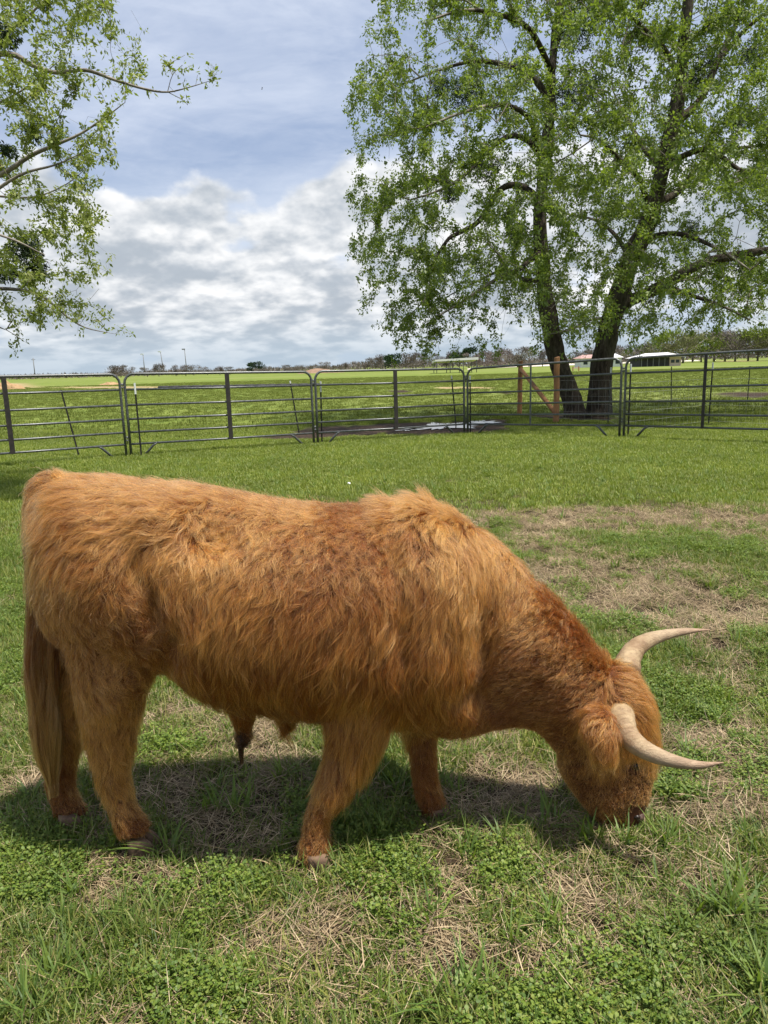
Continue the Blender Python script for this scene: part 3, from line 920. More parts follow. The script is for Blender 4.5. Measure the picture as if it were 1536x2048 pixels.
LB = [((1232, 610), [(1275, 595, .0), (1330, 570, -.3), (1400, 528, -.5), (1480, 510, -.6), (1560, 495, -.8), (1680, 470, -1)], .27, .10),
      ((1080, 400), [(1040, 372, .3), (1000, 380, .3), (960, 440, .1), (920, 465, 0), (895, 480, -.2), (860, 540, -.4), (850, 600, -.5)], .15, .035),
      ((1092, 320), [(1060, 285, -.2), (1020, 272, -.4), (980, 300, -.6), (930, 350, -.8), (880, 380, -1), (820, 400, -1.2)], .13, .03),
      ((1102, 200), [(1060, 150, .3), (1010, 130, .6), (950, 122, .9), (880, 140, 1.2), (800, 170, 1.4)], .14, .03),
      ((1084, 500), [(1060, 520, -.8), (1030, 545, -1.5), (990, 560, -2.2), (930, 600, -2.8), (880, 630, -3)], .11, .03),
      ((1086, 560), [(1050, 560, 1), (1010, 540, 1.8), (960, 560, 2.5), (900, 590, 3)], .11, .03),
      ((1222, 640), [(1180, 640, -.5), (1140, 660, -1.2), (1090, 670, -2)], .07, .02),
      ((1310, 410), [(1360, 380, .8), (1400, 330, 1.5), (1460, 300, 2.2), (1540, 290, 3)], .16, .05),
      ((1330, 340), [(1370, 310, -.6), (1420, 300, -1.4), (1480, 340, -2), (1540, 360, -2.4)], .14, .04),
      ((1345, 250), [(1400, 200, .2), (1440, 110, .5), (1475, 40, .9), (1500, -60, 1.2)], .17, .06), ((1440, 110), [(1480, 70, .4), (1530, 30, 0), (1600, 10, -.4)], .10, .04),
      ((1300, 430), [(1280, 360, -1), (1240, 320, -2), (1200, 280, -3), (1160, 270, -3.6)], .13, .03), ((1325, 340), [(1290, 300, 1.2), (1250, 230, 2.4), (1220, 170, 3.4)], .14, .03),
      ((1362, 160), [(1330, 100, -1.2), (1290, 60, -2.4), (1250, 20, -3.2), (1200, -20, -3.6)], .12, .03), ((1280, 480), [(1320, 470, -1.5), (1370, 470, -2.6), (1440, 500, -3.6), (1500, 540, -4.2)], .13, .03),
      ((1105, 120), [(1060, 60, -1), (1000, 30, -2), (930, 20, -2.8), (860, 40, -3.2)], .12, .03), ((1120, 10), [(1060, -60, .8), (980, -100, 1.4), (900, -100, 2)], .10, .03),
      ((1262, 520), [(1230, 470, 1.4), (1190, 440, 2.6), (1140, 430, 3.6)], .11, .03), ((1400, -200), [(1480, -260, 0), (1580, -280, 0)], .08, .03), ((1330, 570), [(1380, 590, -1.4), (1440, 610, -2.4), (1500, 640, -3.2)], .10, .03),
      ((1480, 510), [(1530, 560, 1), (1580, 610, 1.5)], .08, .03), ((1680, 470), [(1760, 430, -1), (1850, 420, -1)], .08, .03), ((1085, 300), [(1060, 240, -1.4), (1010, 210, -2.6), (940, 220, -3.6), (860, 250, -4)], .11, .03),
      ((1110, -130), [(1180, -200, -1), (1250, -260, -1.4)], .08, .03)]
LIMB_K = .72
for st, pts, r0, r1 in LB:
    j = from_(st, 0 if not pts else 0); S.limb(L3(pts), r0 * LIMB_K, r1 * LIMB_K, start=j, m=4)
CROWN = [(760, -330), (735, -100), (725, 40), (735, 100), (695, 165), (690, 190), (738, 245), (690, 262), (725, 330), (748, 380), (695, 425), (740, 470), (712, 520), (770, 580), (770, 625), (735, 655), (800, 690), (880, 712), (960, 690), (1010, 705), (1080, 695),
         (1110, 660), (1150, 690), (1190, 640), (1230, 680), (1280, 670), (1330, 640), (1380, 645), (1450, 655), (1536, 640), (1700, 620), (1850, 560), (1950, 300), (1900, 0), (1750, -330), (1500, -430), (1100, -450), (900, -400)]


def crown_depth(px, py):
    ex = (px - 1290) / 640; ey = (py - 150) / 620
    return 6.2 * np.sqrt(np.clip(1.12 - ex ** 2 - ey ** 2 * .8, .04, 1))


tips = tips_in(CROWN, 4700, TY, crown_depth, .38, 21, 1.1)
tips2 = tips_in([(700, 150), (1536, -150), (1700, 640), (1100, 700), (760, 690), (700, 500)], 1300, TY, crown_depth, .42, 29, 1.4)
tips = np.vstack([tips, tips2])
inner = P(1230, 330, TY).reshape(3)
ends = grow(S, tips, .42, .10, .05, inner=inner)
# hanging twigs
hang_e = []
for e in ends:
    if rng.random() < .45:
        q = e; L = U(.15, .65); dr = S.p[e] - S.p[S.par[e]]; dr[2] = 0; dr = dr / max(np.linalg.norm(dr), .01)
        for i in range(4):
            q = S.add(S.p[q] + (dr * (.55 - .14 * i) * .6 + np.array([0, 0, -.35 - .22 * i])) * L / 3 + rng.normal(0, .015, 3), q)
        hang_e.append(q)
    else: hang_e.append(e)
skel_mesh(S, .0055, 2.5, 'trunk', bigtree, m_bark, m_twig, .045)
C_, D_ = sprig_points(S, hang_e, 5)
cn = np.array([vnoise(C_[:, 0] + .7 * C_[:, 1], C_[:, 2] - .5 * C_[:, 1], 1.5, 3), vnoise(C_[:, 1] * 1.1 + 4, C_[:, 2] + C_[:, 0] * .4, 1.7, 8)]).mean(0)
lower = np.clip(1.0 - .30 * sstep(proj(C_)[1], 420, 700), .3, 1)
k = rng.random(len(C_)) < sstep(cn, .30, .54) * lower; C_, D_ = C_[k], D_[k]
# tight rosettes of leaves round each bud, a few loose ones between
leaves_mesh('crown', C_ + rng.normal(0, .05, C_.shape), D_, 9, .045, .084, m_leaf, bigtree, .25, .5)
print('LEAF CENTRES', len(C_))


def mistletoe(px, py, Y, r, root):
    c = P(px, py, Y).reshape(3); n = int(420 * min(1, (r / .35)) ** 1.5)
    v = norm(rng.normal(0, 1, (n, 3))) * (rng.random((n, 1)) ** .5) * r * np.array([1, 1, .9]) + c
    leaves_mesh('mistletoe', v, norm(v - c), 5, r * .07, max(.05, r * .12), m_mist, root, .3)


for q in [(935, 190, -1, .55), (965, 330, 0, .6), (900, 385, 0, .35), (1150, 60, 0, .7), (1420, 120, .5, .5), (1390, 160, .5, .45), (1140, 190, -1, .5), (1500, 110, 0, .5), (1030, 470, 0, .4), (1180, 175, 1, .5), (1480, 240, 0, .4), (1490, 530, -.5, .5), (880, 170, -1, .35), (1200, 20, 1, .6), (1380, 460, 0, .35)]:
    mistletoe(q[0], q[1], TY + q[2], q[3] * .85, bigtree)

# --- tree at the left edge: only its outer branches reach into view
LY = 10.5
lb0 = np.array([P(-700, 700, LY).reshape(3)[0], LY, 0])
ltree = empty('leafy_tree', lb0, 'tree at the left edge whose thin leafy branches reach into the sky', 'tree')
S = Skel(); TY2 = LY
def L4(l): return [P(q[0], q[1], LY + q[2]).reshape(3) for q in l]
tr_ = S.limb([lb0 + [0, 0, -.1], lb0 + [.05, 0, 1.2], lb0 + [.15, .1, 2.6]] + L4([(-640, 300, 0), (-600, 100, 0), (-560, -100, 0), (-520, -300, 0)]), .34, .08)
def f4(x, y): return S.near(P(x, y, LY).reshape(3))
for st, pts, r0, r1 in [((-650, 380), [(-450, 430, -.3), (-250, 420, -.3), (-100, 385, -.3), (0, 350, -.3), (60, 312, -.3), (110, 290, -.3), (160, 268, -.3), (210, 235, -.3), (250, 205, -.3)], .13, .012),
                        ((-610, 150), [(-400, 200, .3), (-200, 160, .4), (-60, 118, .4), (20, 108, .4), (60, 128, .4), (110, 145, .4), (170, 140, .3), (230, 160, .2), (290, 178, .1), (335, 184, 0), (380, 174, 0), (425, 160, 0)], .12, .007),
                        ((-640, 300), [(-420, 330, .6), (-200, 290, .8), (-60, 230, .8), (0, 205, .8), (60, 170, .8), (120, 120, .8)], .10, .012),
                        ((-640, 380), [(-400, 500, -.8), (-180, 470, -1), (-40, 400, -1), (40, 350, -1), (110, 330, -1), (160, 308, -1)], .10, .012),
                        ((-640, 420), [(-420, 560, .2), (-200, 590, .2), (-60, 580, .2), (20, 578, .2), (80, 590, .2), (130, 630, .2), (170, 655, .2), (230, 668, .1)], .10, .008),
                        ((-640, 420), [(-420, 640, -.8), (-200, 660, -1), (-60, 650, -1), (0, 655, -1), (45, 680, -1)], .08, .005),
                        ((-560, -100), [(-380, -20, 0), (-180, 20, 0), (-40, 70, 0), (20, 60, 0), (90, 0, 0), (150, -60, 0)], .10, .02), ((-650, 380), [(-420, 450, 1.2), (-200, 400, 1.4), (-50, 390, 1.4), (60, 395, 1.4), (130, 370, 1.3), (180, 330, 1.2)], .08, .01),
                        ((-560, -100), [(-350, -120, -.5), (-100, -120, -.8), (60, -80, -.8), (180, -30, -.8), (220, 30, -.8)], .09, .01), ((-600, 100), [(-420, 300, -2), (-200, 420, -2.5), (0, 470, -2.5), (90, 510, -2.5)], .09, .012)]:
    S.limb(L4(pts), r0 * .45, r1 * .42, start=f4(*st), m=4)
j = f4(335, 184)
S.limb(L4([(345, 150, 0), (365, 130, 0)]), .006, .004, start=j, m=3); S.limb(L4([(365, 200, 0), (375, 210, 0)]), .006, .004, start=j, m=3)
LPOLY = [(-620, -300), (150, -260), (235, -60), (248, 20), (285, 70), (290, 150), (255, 190), (235, 260), (240, 320), (205, 360), (222, 400), (210, 450), (170, 480), (225, 530), (215, 580), (190, 600), (235, 640), (180, 672), (100, 665), (40, 650), (-200, 640), (-620, 560)]
lt1 = tips_in(LPOLY, 900, LY, lambda x, y: np.full(len(x), 1.9), .38, 61, 1.5)
v_ = tips_in([(-40, -40)] + LPOLY[2:20] + [(-40, 650)], 560, LY, lambda x, y: np.full(len(x), 1.5), .41, 63, 1.8)
cl = np.array([(350, 120), (370, 110), (365, 140), (335, 130), (385, 130), (395, 150), (425, 150), (430, 135), (418, 128), (435, 165), (412, 170), (350, 185), (375, 205), (360, 195), (365, 165), (300, 185), (205, 15), (240, 5), (262, 20), (210, 5), (280, 110), (285, 60), (325, 118), (20, 680), (60, 690), (240, 660), (262, 668), (30, 700)], float)
v3 = P(cl[:, 0], cl[:, 1], LY + rng.normal(0, .12, len(cl)))
ends = grow(S, np.vstack([lt1, v_, v3]), .22, .05, .02, inner=P(-500, 300, LY).reshape(3))
skel_mesh(S, .0026, 2.3, 'trunk', ltree, m_bark, m_twig, .04)
C_, D_ = sprig_points(S, ends, 4)
ln_ = vnoise(C_[:, 0] * 1.2 + C_[:, 1], C_[:, 2] + C_[:, 1] * .5, 2.6, 5)
k = rng.random(len(C_)) < .85 * sstep(ln_, .15, .5); C_, D_ = C_[k], D_[k]
leaves_mesh('crown', C_ + rng.normal(0, .02, C_.shape), D_, 6, .026, .058, m_leafL, ltree, .35, .42)
for q in [(62, 268, 0, .13), (15, 75, 0, .16), (15, 300, .3, .12), (50, 500, 0, .24), (75, 540, .2, .14), (10, 545, .3, .16)]: mistletoe(q[0], q[1], LY + q[2], q[3], ltree)

# ------------------------------------------------------------------ far things
m_gtwig = leaf_mat('bare_far_twigs', [(0.115, 0.095, 0.082), (0.165, 0.142, 0.125), (0.21, 0.185, 0.165)], .1, .0, .1)
m_gbud = leaf_mat('budding_far_twigs', [(0.12, 0.13, 0.06), (0.18, 0.19, 0.08), (0.15, 0.13, 0.10)], .2, .0, .1)
m_ggrn = leaf_mat('evergreen_far_leaf', [(0.028, 0.050, 0.022), (0.045, 0.075, 0.03)], .1, .0, .1)
m_gspr = leaf_mat('fresh_far_leaf', [(0.13, 0.18, 0.03), (0.20, 0.25, 0.045)], .3, .0, .1)


def far_tree_mesh(n, wide, seed, dense=1.0):
    """unit tree 1 m high: many thin upright slivers round a branching frame, in uneven lobes"""
    r_ = np.random.default_rng(seed)
    lobes = [(r_.normal(0, .22 * wide), r_.normal(0, .22 * wide), r_.uniform(.22, .8), r_.uniform(.14, .28)) for _ in range(10)]
    Vs = []
    for i in range(n):
        lx, ly, lz, lr = lobes[r_.integers(10)]
        v = r_.normal(0, 1, 3); v /= np.linalg.norm(v); q = np.array([lx, ly, lz]) + v * lr * (r_.random() ** .4) * [wide, wide, .8]
        if q[2] < .03: q[2] = .03 + r_.random() * .2
        root_ = np.array([0, 0, .18]); d = q - root_; d /= np.linalg.norm(d); d = d + r_.normal(0, .35, 3); d /= np.linalg.norm(d)
        L = r_.uniform(.05, .13); w_ = .010 * dense * r_.uniform(.6, 1.5); s_ = np.cross(d, r_.normal(0, 1, 3)); s_ /= np.linalg.norm(s_)
        Vs += [q, q + d * L * .5 + s_ * w_, q + d * L, q + d * L * .5 - s_ * w_]
    i4 = np.arange(n) * 4
    cr_ = (np.array(Vs), np.stack([i4, i4 + 1, i4 + 2, i4 + 3], 1))
    tb_ = MB(); tb_.tube([(0, 0, -.02), (0, 0, .2), (.01, 0, .4)], [.028, .022, .012], 6)
    for k in range(12):
        lx, ly, lz, lr = lobes[k % 10]; z = r_.uniform(.15, .35)
        tb_.tube([(0, 0, z), (lx * .5, ly * .5, z + (lz - z) * .6), (lx + r_.normal(0, .05), ly, lz + lr * .5)], [.012, .008, .003], 4, False)
    return cr_, (np.vstack(tb_.V), tb_.F)


protos = []
for (n, wide, seed, mat, dense) in [(1500, 1.3, 1, m_gtwig, 1), (1300, 1.0, 2, m_gtwig, 1), (1500, 1.5, 3, m_gbud, 1), (1500, 1.2, 4, m_ggrn, 2.2), (1500, 1.3, 5, m_gspr, 1.6), (1000, 1.1, 6, m_gtwig, .8)]:
    cr_, tk = far_tree_mesh(n, wide, seed, dense)
    a = mesh_data('far_crown', cr_[0], cr_[1], False); a.materials.append(mat)
    b_ = mesh_data('far_trunk', tk[0], tk[1]); b_.materials.append(m_twig); protos.append((a, b_))


def far_tree(px, base_y, hpx, kind, label, group, wide=1.0):
    g_ = G([px], [base_y])[0]; d = np.linalg.norm(g_ - CAM); h = hpx / F * d * 1.0
    r_ = empty(('bare_tree', 'bare_tree', 'budding_tree', 'evergreen_tree', 'leafing_tree', 'bare_tree')[kind], g_, label, 'tree', group)
    r_.rotation_euler.z = U(0, 6.28); r_.scale = (h * wide, h * wide, h)
    for me, nm in ((protos[kind][0], 'crown'), (protos[kind][1], 'trunk')):
        o = bpy.data.objects.new(nm, me); COL.objects.link(o); o.parent = r_


def hor(x): return 732.5 + (768 - x) * .0283       # the horizon line in the photograph


FT = []
for x, h, kd_ in [(228, 22, 0), (242, 20, 1), (258, 17, 5), (295, 16, 0), (318, 22, 1), (352, 16, 0), (372, 20, 0), (388, 18, 5), (415, 14, 0), (440, 14, 1), (460, 14, 0), (515, 20, 3), (528, 12, 0), (575, 14, 0), (600, 13, 5), (650, 18, 0), (690, 14, 1)]:
    FT.append((x, hor(x) + 8 + U(-.6, .6), h + 4, kd_, 'small grey tree on the far horizon left of the big tree', 'far trees on the left horizon', 1.3))
for x, h, kd_ in [(735, 26, 0), (752, 24, 5), (766, 30, 1), (790, 30, 3), (812, 34, 0), (832, 32, 1), (846, 30, 0), (868, 24, 5), (893, 24, 0), (905, 34, 1), (938, 38, 3), (955, 30, 0), (975, 34, 1), (992, 32, 0), (1012, 36, 1), (1035, 40, 0), (1058, 38, 2)]:
    FT.append((x, hor(x) + 9 + U(-.8, .8), h + 4, kd_, 'leafless tree in the far row left of the tree trunks', 'far trees left of the trunks', 1.15))
for x, h, kd_ in [(1085, 34, 1), (1150, 32, 0), (1175, 36, 1), (1195, 34, 0), (1222, 38, 1), (1243, 40, 0), (1262, 36, 5), (1282, 44, 0), (1300, 36, 1), (1322, 46, 2), (1345, 66, 4), (1366, 70, 2), (1385, 52, 0), (1402, 56, 4), (1428, 60, 0), (1450, 60, 1), (1470, 62, 0), (1496, 58, 4), (1515, 62, 2), (1540, 64, 4), (1575, 60, 0), (1610, 64, 2), (1650, 60, 0)]:
    FT.append((x, hor(x) + 10 + U(-1, 1), h, kd_, ('grey leafless' if kd_ in (0, 1, 5) else 'yellow-green budding') + ' tree in the far row at the right, behind the barn', 'far trees on the right', 1.1))
ORD = ['first', 'second', 'third', 'fourth', 'fifth', 'sixth', 'seventh', 'eighth', 'ninth', 'tenth', 'eleventh', 'twelfth', 'thirteenth', 'fourteenth', 'fifteenth', 'sixteenth', 'seventeenth', 'eighteenth', 'nineteenth', 'twentieth',
       'twenty-first', 'twenty-second', 'twenty-third', 'twenty-fourth', 'twenty-fifth']
KN = ['grey leafless', 'bushy grey leafless', 'budding olive', 'dark evergreen', 'fresh yellow-green', 'thin grey leafless']
cnt = {}
for a in FT:
    a = list(a); c_ = cnt.get(a[5], 0); cnt[a[5]] = c_ + 1
    a[4] = KN[a[3]] + ' tree, ' + ORD[c_] + ' from the left among the ' + a[5]
    far_tree(*a)
# a low mass of scrub along the horizon
n = 16000; px = rng.uniform(-120, 1650, n); hh_ = (3 + 9 * fbm(px, 0 * px, .02, 5, 3)) * np.where(px > 700, 1.5, .8)
gp = G(px, 732.5 + (768 - px) * .0283 + rng.uniform(4.6, 6.2, n)); dd = np.linalg.norm(gp, axis=1)
gp[:, 2] = rng.random(n) * hh_ / F * dd * .8
leaves_mesh('hedgerow_scrub', gp, np.tile([0, 0, 1.0], (n, 1)), 1, .1, 1.6, m_gtwig, None, -.4, .3)
tag(bpy.context.scene.objects['hedgerow_scrub'], 'low grey brown scrub along the far edge of the field', kind='stuff')

# light poles
m_pole = simple_mat('pole_grey', (0.12, 0.125, 0.13), (0.2, 0.2, 0.2), 0.6, 3)
m_lamp = simple_mat('lamp_head', (0.5, 0.53, 0.55), (0.6, 0.62, 0.65), 0.4, 3)
for (xb, yb, xt, yt, lab, dark) in [(290, 749, 286, 709, 'leftmost of the three floodlight poles on the horizon', 0), (328, 748, 321, 704, 'middle floodlight pole with a white head', 0), (374, 747, 369, 699, 'rightmost, tallest floodlight pole with a dark head', 1)]:
    g_ = G([xb], [yb])[0]; d = ray(xt, yt).reshape(3); tp = CAM + d * (g_[1] / d[1]); s_ = np.linalg.norm(g_) / F
    r_ = empty('floodlight_pole', g_, lab, 'light pole', 'floodlight poles on the horizon'); MB().tube([g_, tp], [s_ * .95, s_ * .6], 8).build('pole', m_pole, r_)
    MB().box(tp + [-s_ * 2.0, 0, s_ * .5], (s_ * 5.5, s_ * 3, s_ * 2.2)).build('lamp_head', m_pole if dark else m_lamp, r_, False)
g_ = G([71], [758])[0]; tp = P(66, 716, g_[1]).reshape(3); s_ = np.linalg.norm(g_) / F
r_ = empty('utility_pole', g_, 'thin wooden utility pole at the far left horizon', 'utility pole'); MB().tube([g_, tp], s_ * .8, 8).build('pole', m_pole, r_); MB().box(tp - [0, 0, s_ * 3], (s_ * 7, s_ * .8, s_ * .8)).build('crossarm', m_pole, r_, False)

# row of old tyres in the field
m_rub = simple_mat('tyre_rubber', (0.014, 0.014, 0.015), (0.035, 0.034, 0.034), 0.75, 8, bump=.01)
tor = MB(); K1, K2 = 20, 8
V = []; Fc = []
for i in range(K1):
    a = i * 2 * math.pi / K1
    for j in range(K2):
        q = j * 2 * math.pi / K2; rr = .40 + .17 * math.copysign(abs(math.cos(q)) ** .7, math.cos(q)); V.append([rr * math.cos(a), rr * math.sin(a), .17 + .17 * math.copysign(abs(math.sin(q)) ** .7, math.sin(q))])
        Fc.append((i * K2 + j, ((i + 1) % K1) * K2 + j, ((i + 1) % K1) * K2 + (j + 1) % K2, i * K2 + (j + 1) % K2))
tme = mesh_data('tyre', np.array(V), Fc); tme.materials.append(m_rub)
for i in range(15):
    f = i / 14; px_ = 328 + 300 * f; g_ = G([px_], [778.5 - 5.5 * f])[0]
    o = bpy.data.objects.new('tyre', tme); COL.objects.link(o); o.location = tuple(g_); sc_ = np.linalg.norm(g_) / F * 19.5; o.scale = (sc_, sc_, sc_ * .95); o.rotation_euler = (0, 0, U(0, 6))
    tag(o, 'black tyre lying flat, ' + ORD[i] + ' from the left in the row across the field', 'tyre', 'row of black tyres in the field')


def mound(name, px, py, wpx, hpx, mat, label, cat, seed):
    g_ = G([px], [py])[0]; s_ = np.linalg.norm(g_ - CAM) / F; nr, na = 12, 40; V = []; Fc = []
    for i in range(nr + 1):
        for j in range(na):
            a = j * 2 * math.pi / na; r_ = i / nr; z = (1 - r_ ** 1.7) * hpx * s_ * (.75 + .6 * float(vnoise(math.cos(a) * r_ * 2.2, math.sin(a) * r_ * 2.2, 1.6, seed)))
            rr = r_ * (1 + .25 * math.sin(3 * a + seed))
            V.append([g_[0] + wpx * s_ * .5 * rr * math.cos(a), g_[1] + wpx * s_ * .35 * rr * math.sin(a), z - (.05 if i == nr else 0)])
    Fc = [(i * na + j, (i + 1) * na + j, (i + 1) * na + (j + 1) % na, i * na + (j + 1) % na) for i in range(nr) for j in range(na)]
    o = mk(name, V, Fc, mat); return tag(o, label, cat)


m_dirt = simple_mat('reddish_dirt', (0.20, 0.125, 0.08), (0.30, 0.20, 0.135), .95, 1.2, bump=.3)
m_hay = simple_mat('straw_heap', (0.30, 0.18, 0.085), (0.42, 0.28, 0.15), .95, 1.5, bump=.2)
mound('dirt_mound', 642, 746, 84, 8, m_dirt, 'reddish bare dirt mound on the far side of the field', 'dirt mound', 3)
mound('straw_heap', 14, 779, 55, 13, m_hay, 'orange-brown straw heap at the left edge of the field', 'straw heap', 8)
mound('straw_mound', 222, 770, 44, 5, m_hay, 'low flat straw mound out in the field above the steer\'s rump', 'straw heap', 12)

# buildings
m_white = simple_mat('white_metal_roof', (0.62, 0.60, 0.60), (0.74, 0.72, 0.72), .5, .5)
m_tan = simple_mat('tan_siding', (0.50, 0.38, 0.31), (0.56, 0.45, 0.38), .8, .5)
m_dks = simple_mat('bay_shade_paint', (0.03, 0.03, 0.032), (0.06, 0.06, 0.06), .9, .5)
m_wwall = simple_mat('white_siding', (0.66, 0.66, 0.66), (0.74, 0.74, 0.74), .8, .5)
m_redroof = simple_mat('faded_red_roof', (0.33, 0.19, 0.17), (0.42, 0.27, 0.24), .8, .5)
m_win = simple_mat('window_glass', (0.03, 0.04, 0.05), None, .15)


def lbox(px0, px1, y0, y1, Y, dep, b_):  # box from pixel rectangle at distance Y
    a = P(px0, y1, Y).reshape(3); c = P(px1, y1, Y).reshape(3); tp = P((px0 + px1) / 2, y0, Y).reshape(3); z0 = min(a[2], c[2])
    b_.box(((a[0] + c[0]) / 2, Y + dep / 2, (z0 + tp[2]) / 2), (c[0] - a[0], dep, tp[2] - z0)); return z0, tp[2], a[0], c[0]


YB = 150.0
r_ = empty('barn', (P(1320, 722, YB).reshape(3)[0], YB, 0), 'long low barn with a pale metal roof and tan end wall at the right', 'barn')
gz = lambda px, Y: 0.0
xa_, xb_, xc_ = P(1280, 720, YB).reshape(3)[0], P(1338, 720, YB).reshape(3)[0], P(1362, 720, YB).reshape(3)[0]
hz = P(1340, 713, YB).reshape(3)[2]; hr = P(1335, 704.5, YB).reshape(3)[2]; hl = P(1285, 716, YB).reshape(3)[2]
MB().box(((xa_ + xb_) / 2, YB + 3, hl / 2), (xb_ - xa_, 6, hl)).build('bay_shade_block', m_dks, r_, False)  # solid block, the bay's interior shade painted as its dark colour
MB().box(((xb_ + xc_) / 2 + .05, YB + 3, hz / 2), (xc_ - xb_ - .1, 6.2, hz)).build('end_wall', m_tan, r_, False)
MB().add([(xa_ - .6, YB - 1, hl), (xc_ + .4, YB - 1, hz + .1), (xc_ + .4, YB + 7.5, hz + .1), (xa_ - .6, YB + 7.5, hl), (xa_ + 2, YB + 3.2, hr - .1), (xc_ - 1.5, YB + 3.2, hr), (xa_ - .6, YB - 1, hl - .15), (xc_ + .4, YB - 1, hz - .05), (xc_ + .4, YB + 7.5, hz - .05)],
         [(0, 1, 5, 4), (2, 3, 4, 5), (1, 2, 5), (3, 0, 4), (0, 6, 7, 1), (1, 7, 8, 2)]).build('roof', m_white, r_, False)
for k in range(5):
    x_ = xa_ + (xb_ - xa_) * (k + .1) / 5; MB().box((x_, YB - .6, hl / 2), (.10, .10, hl)).build('bay_post', m_pole, r_, False)
for k in range(2): MB().box((xb_ + (xc_ - xb_) * (.3 + .4 * k), YB - .13, hz * .5), (.7, .06, .6)).build('window', m_win, r_, False)
YH = 170.0
xa_, xm_, xb_ = P(1163, 722, YH).reshape(3)[0], P(1215, 722, YH).reshape(3)[0], P(1243, 722, YH).reshape(3)[0]
h1 = P(1200, 716, YH).reshape(3)[2]; h2 = P(1200, 708.5, YH).reshape(3)[2]
r_ = empty('farmhouse', ((xa_ + xb_) / 2, YH, 0), 'white farmhouse with a faded red roof seen between and beside the trunks', 'house')
MB().box(((xa_ + xb_) / 2, YH + 3, h1 / 2), (xb_ - xa_, 6, h1)).build('wall', m_wwall, r_, False)
MB().add([(xa_ - .4, YH - .5, h1), (xm_, YH - .5, h1), (xm_, YH + 6.5, h1), (xa_ - .4, YH + 6.5, h1), (xa_ + 1, YH + 3, h2), (xm_ - 1, YH + 3, h2)], [(0, 1, 5, 4), (2, 3, 4, 5), (1, 2, 5), (3, 0, 4)]).build('roof', m_redroof, r_, False)
MB().add([(xm_ + .01, YH - .5, h1 + .02), (xb_ + .4, YH - .5, h1 + .02), (xb_ + .4, YH + 6.5, h1 + .02), (xm_ + .01, YH + 6.5, h1 + .02), (xm_ + .5, YH + 3, h2 * 1.04), (xb_ - .6, YH + 3, h2 * 1.04)], [(0, 1, 5, 4), (2, 3, 4, 5), (1, 2, 5), (3, 0, 4)]).build('roof', m_white, r_, False)
for k in range(5): MB().box((xa_ + (xb_ - xa_) * (k + .5) / 5, YH - .04, h1 * .52), (.9, .06, .8)).build('window', m_win, r_, False)
# flat canopy
YC = 135.0
r_ = empty('open_shed', P(913, 735, YC).reshape(3) * [1, 1, 0], 'open shed with a flat white roof on thin posts beyond the puddle', 'shed')
a = P(870, 722, YC).reshape(3); c = P(957, 718, YC).reshape(3)
MB().add([(a[0], YC, a[2] - .1), (c[0], YC, c[2] - .1), (c[0], YC + 8, c[2] - .4), (a[0], YC + 8, a[2] - .4), (a[0], YC, a[2] + .22), (c[0], YC, c[2] + .34), (c[0], YC + 8, c[2]), (a[0], YC + 8, a[2])],
         [(0, 1, 5, 4), (4, 5, 6, 7), (0, 3, 2, 1), (0, 4, 7, 3), (1, 2, 6, 5), (2, 3, 7, 6)]).build('roof', m_white, r_, False)
for f in (.04, .35, .66, .96):
    for yy in (.3, 7.5): x_ = a[0] + (c[0] - a[0]) * f; MB().tube([(x_, YC + yy, 0), (x_, YC + yy, a[2] + (c[2] - a[2]) * f - .1)], .07, 6).build('shed_post', m_pole, r_)
# small yellow timber trough by the trunk, pebble, bird
g_ = G([1152], [742])[0]; s_ = np.linalg.norm(g_) / F
r_ = empty('timber_rail', g_, 'small yellowish timber rail out in the field between the trunks', 'timber rail')
MB().box(g_ + [0, 0, s_ * 6], (s_ * 14, s_, s_ * 3)).build('rail', m_tan, r_, False)
for dx in (-6, 5): MB().box(g_ + [dx * s_, 0, s_ * 4], (s_ * 2, s_ * 1.4, s_ * 9)).build('post', m_wood, r_, False)
m_peb = simple_mat('white_mushroom_cap', (0.75, 0.74, 0.70), None, .6)
g_ = G([698], [973])[0]
o = mk('mushroom', *tube([g_ + [0, 0, .0], g_ + [0, 0, .028], g_ + [0, 0, .030], g_ + [0, 0, .045], g_ + [0, 0, .056], g_ + [0, 0, .06]], [.007, .007, .028, .026, .016, .004], 12), m_peb); tag(o, 'tiny white mushroom on the grass behind the steer', 'mushroom')
m_bird = simple_mat('bird_feathers', (0.02, 0.02, 0.022), None, .8)
c = P(524, 178, 60).reshape(3); s_ = 60 / F
b_ = MB(); b_.tube([c + [-1.6 * s_, 0, -.3 * s_], c + [-.6 * s_, 0, 0], c + [.5 * s_, 0, .1 * s_], c + [1.5 * s_, 0, .2 * s_]], [.1 * s_, .5 * s_, .5 * s_, .15 * s_], 8)
b_.add([c + [-.5 * s_, -.1, .2 * s_], c + [.5 * s_, -.1, .2 * s_], c + [1.2 * s_, -.3, 1.1 * s_], c + [2.6 * s_, -.3, -.6 * s_], c + [-.5 * s_, .1, .2 * s_], c + [.5 * s_, .1, .2 * s_], c + [-1.2 * s_, .3, 1.3 * s_], c + [-2.9 * s_, .3, .9 * s_]], [(0, 1, 3, 2), (4, 5, 6, 7)])
tag(b_.build('bird', m_bird), 'tiny dark bird flying high in the sky', 'bird')

# ------------------------------------------------------------------ the highland steer
COWY = 2.36
K_ = 32


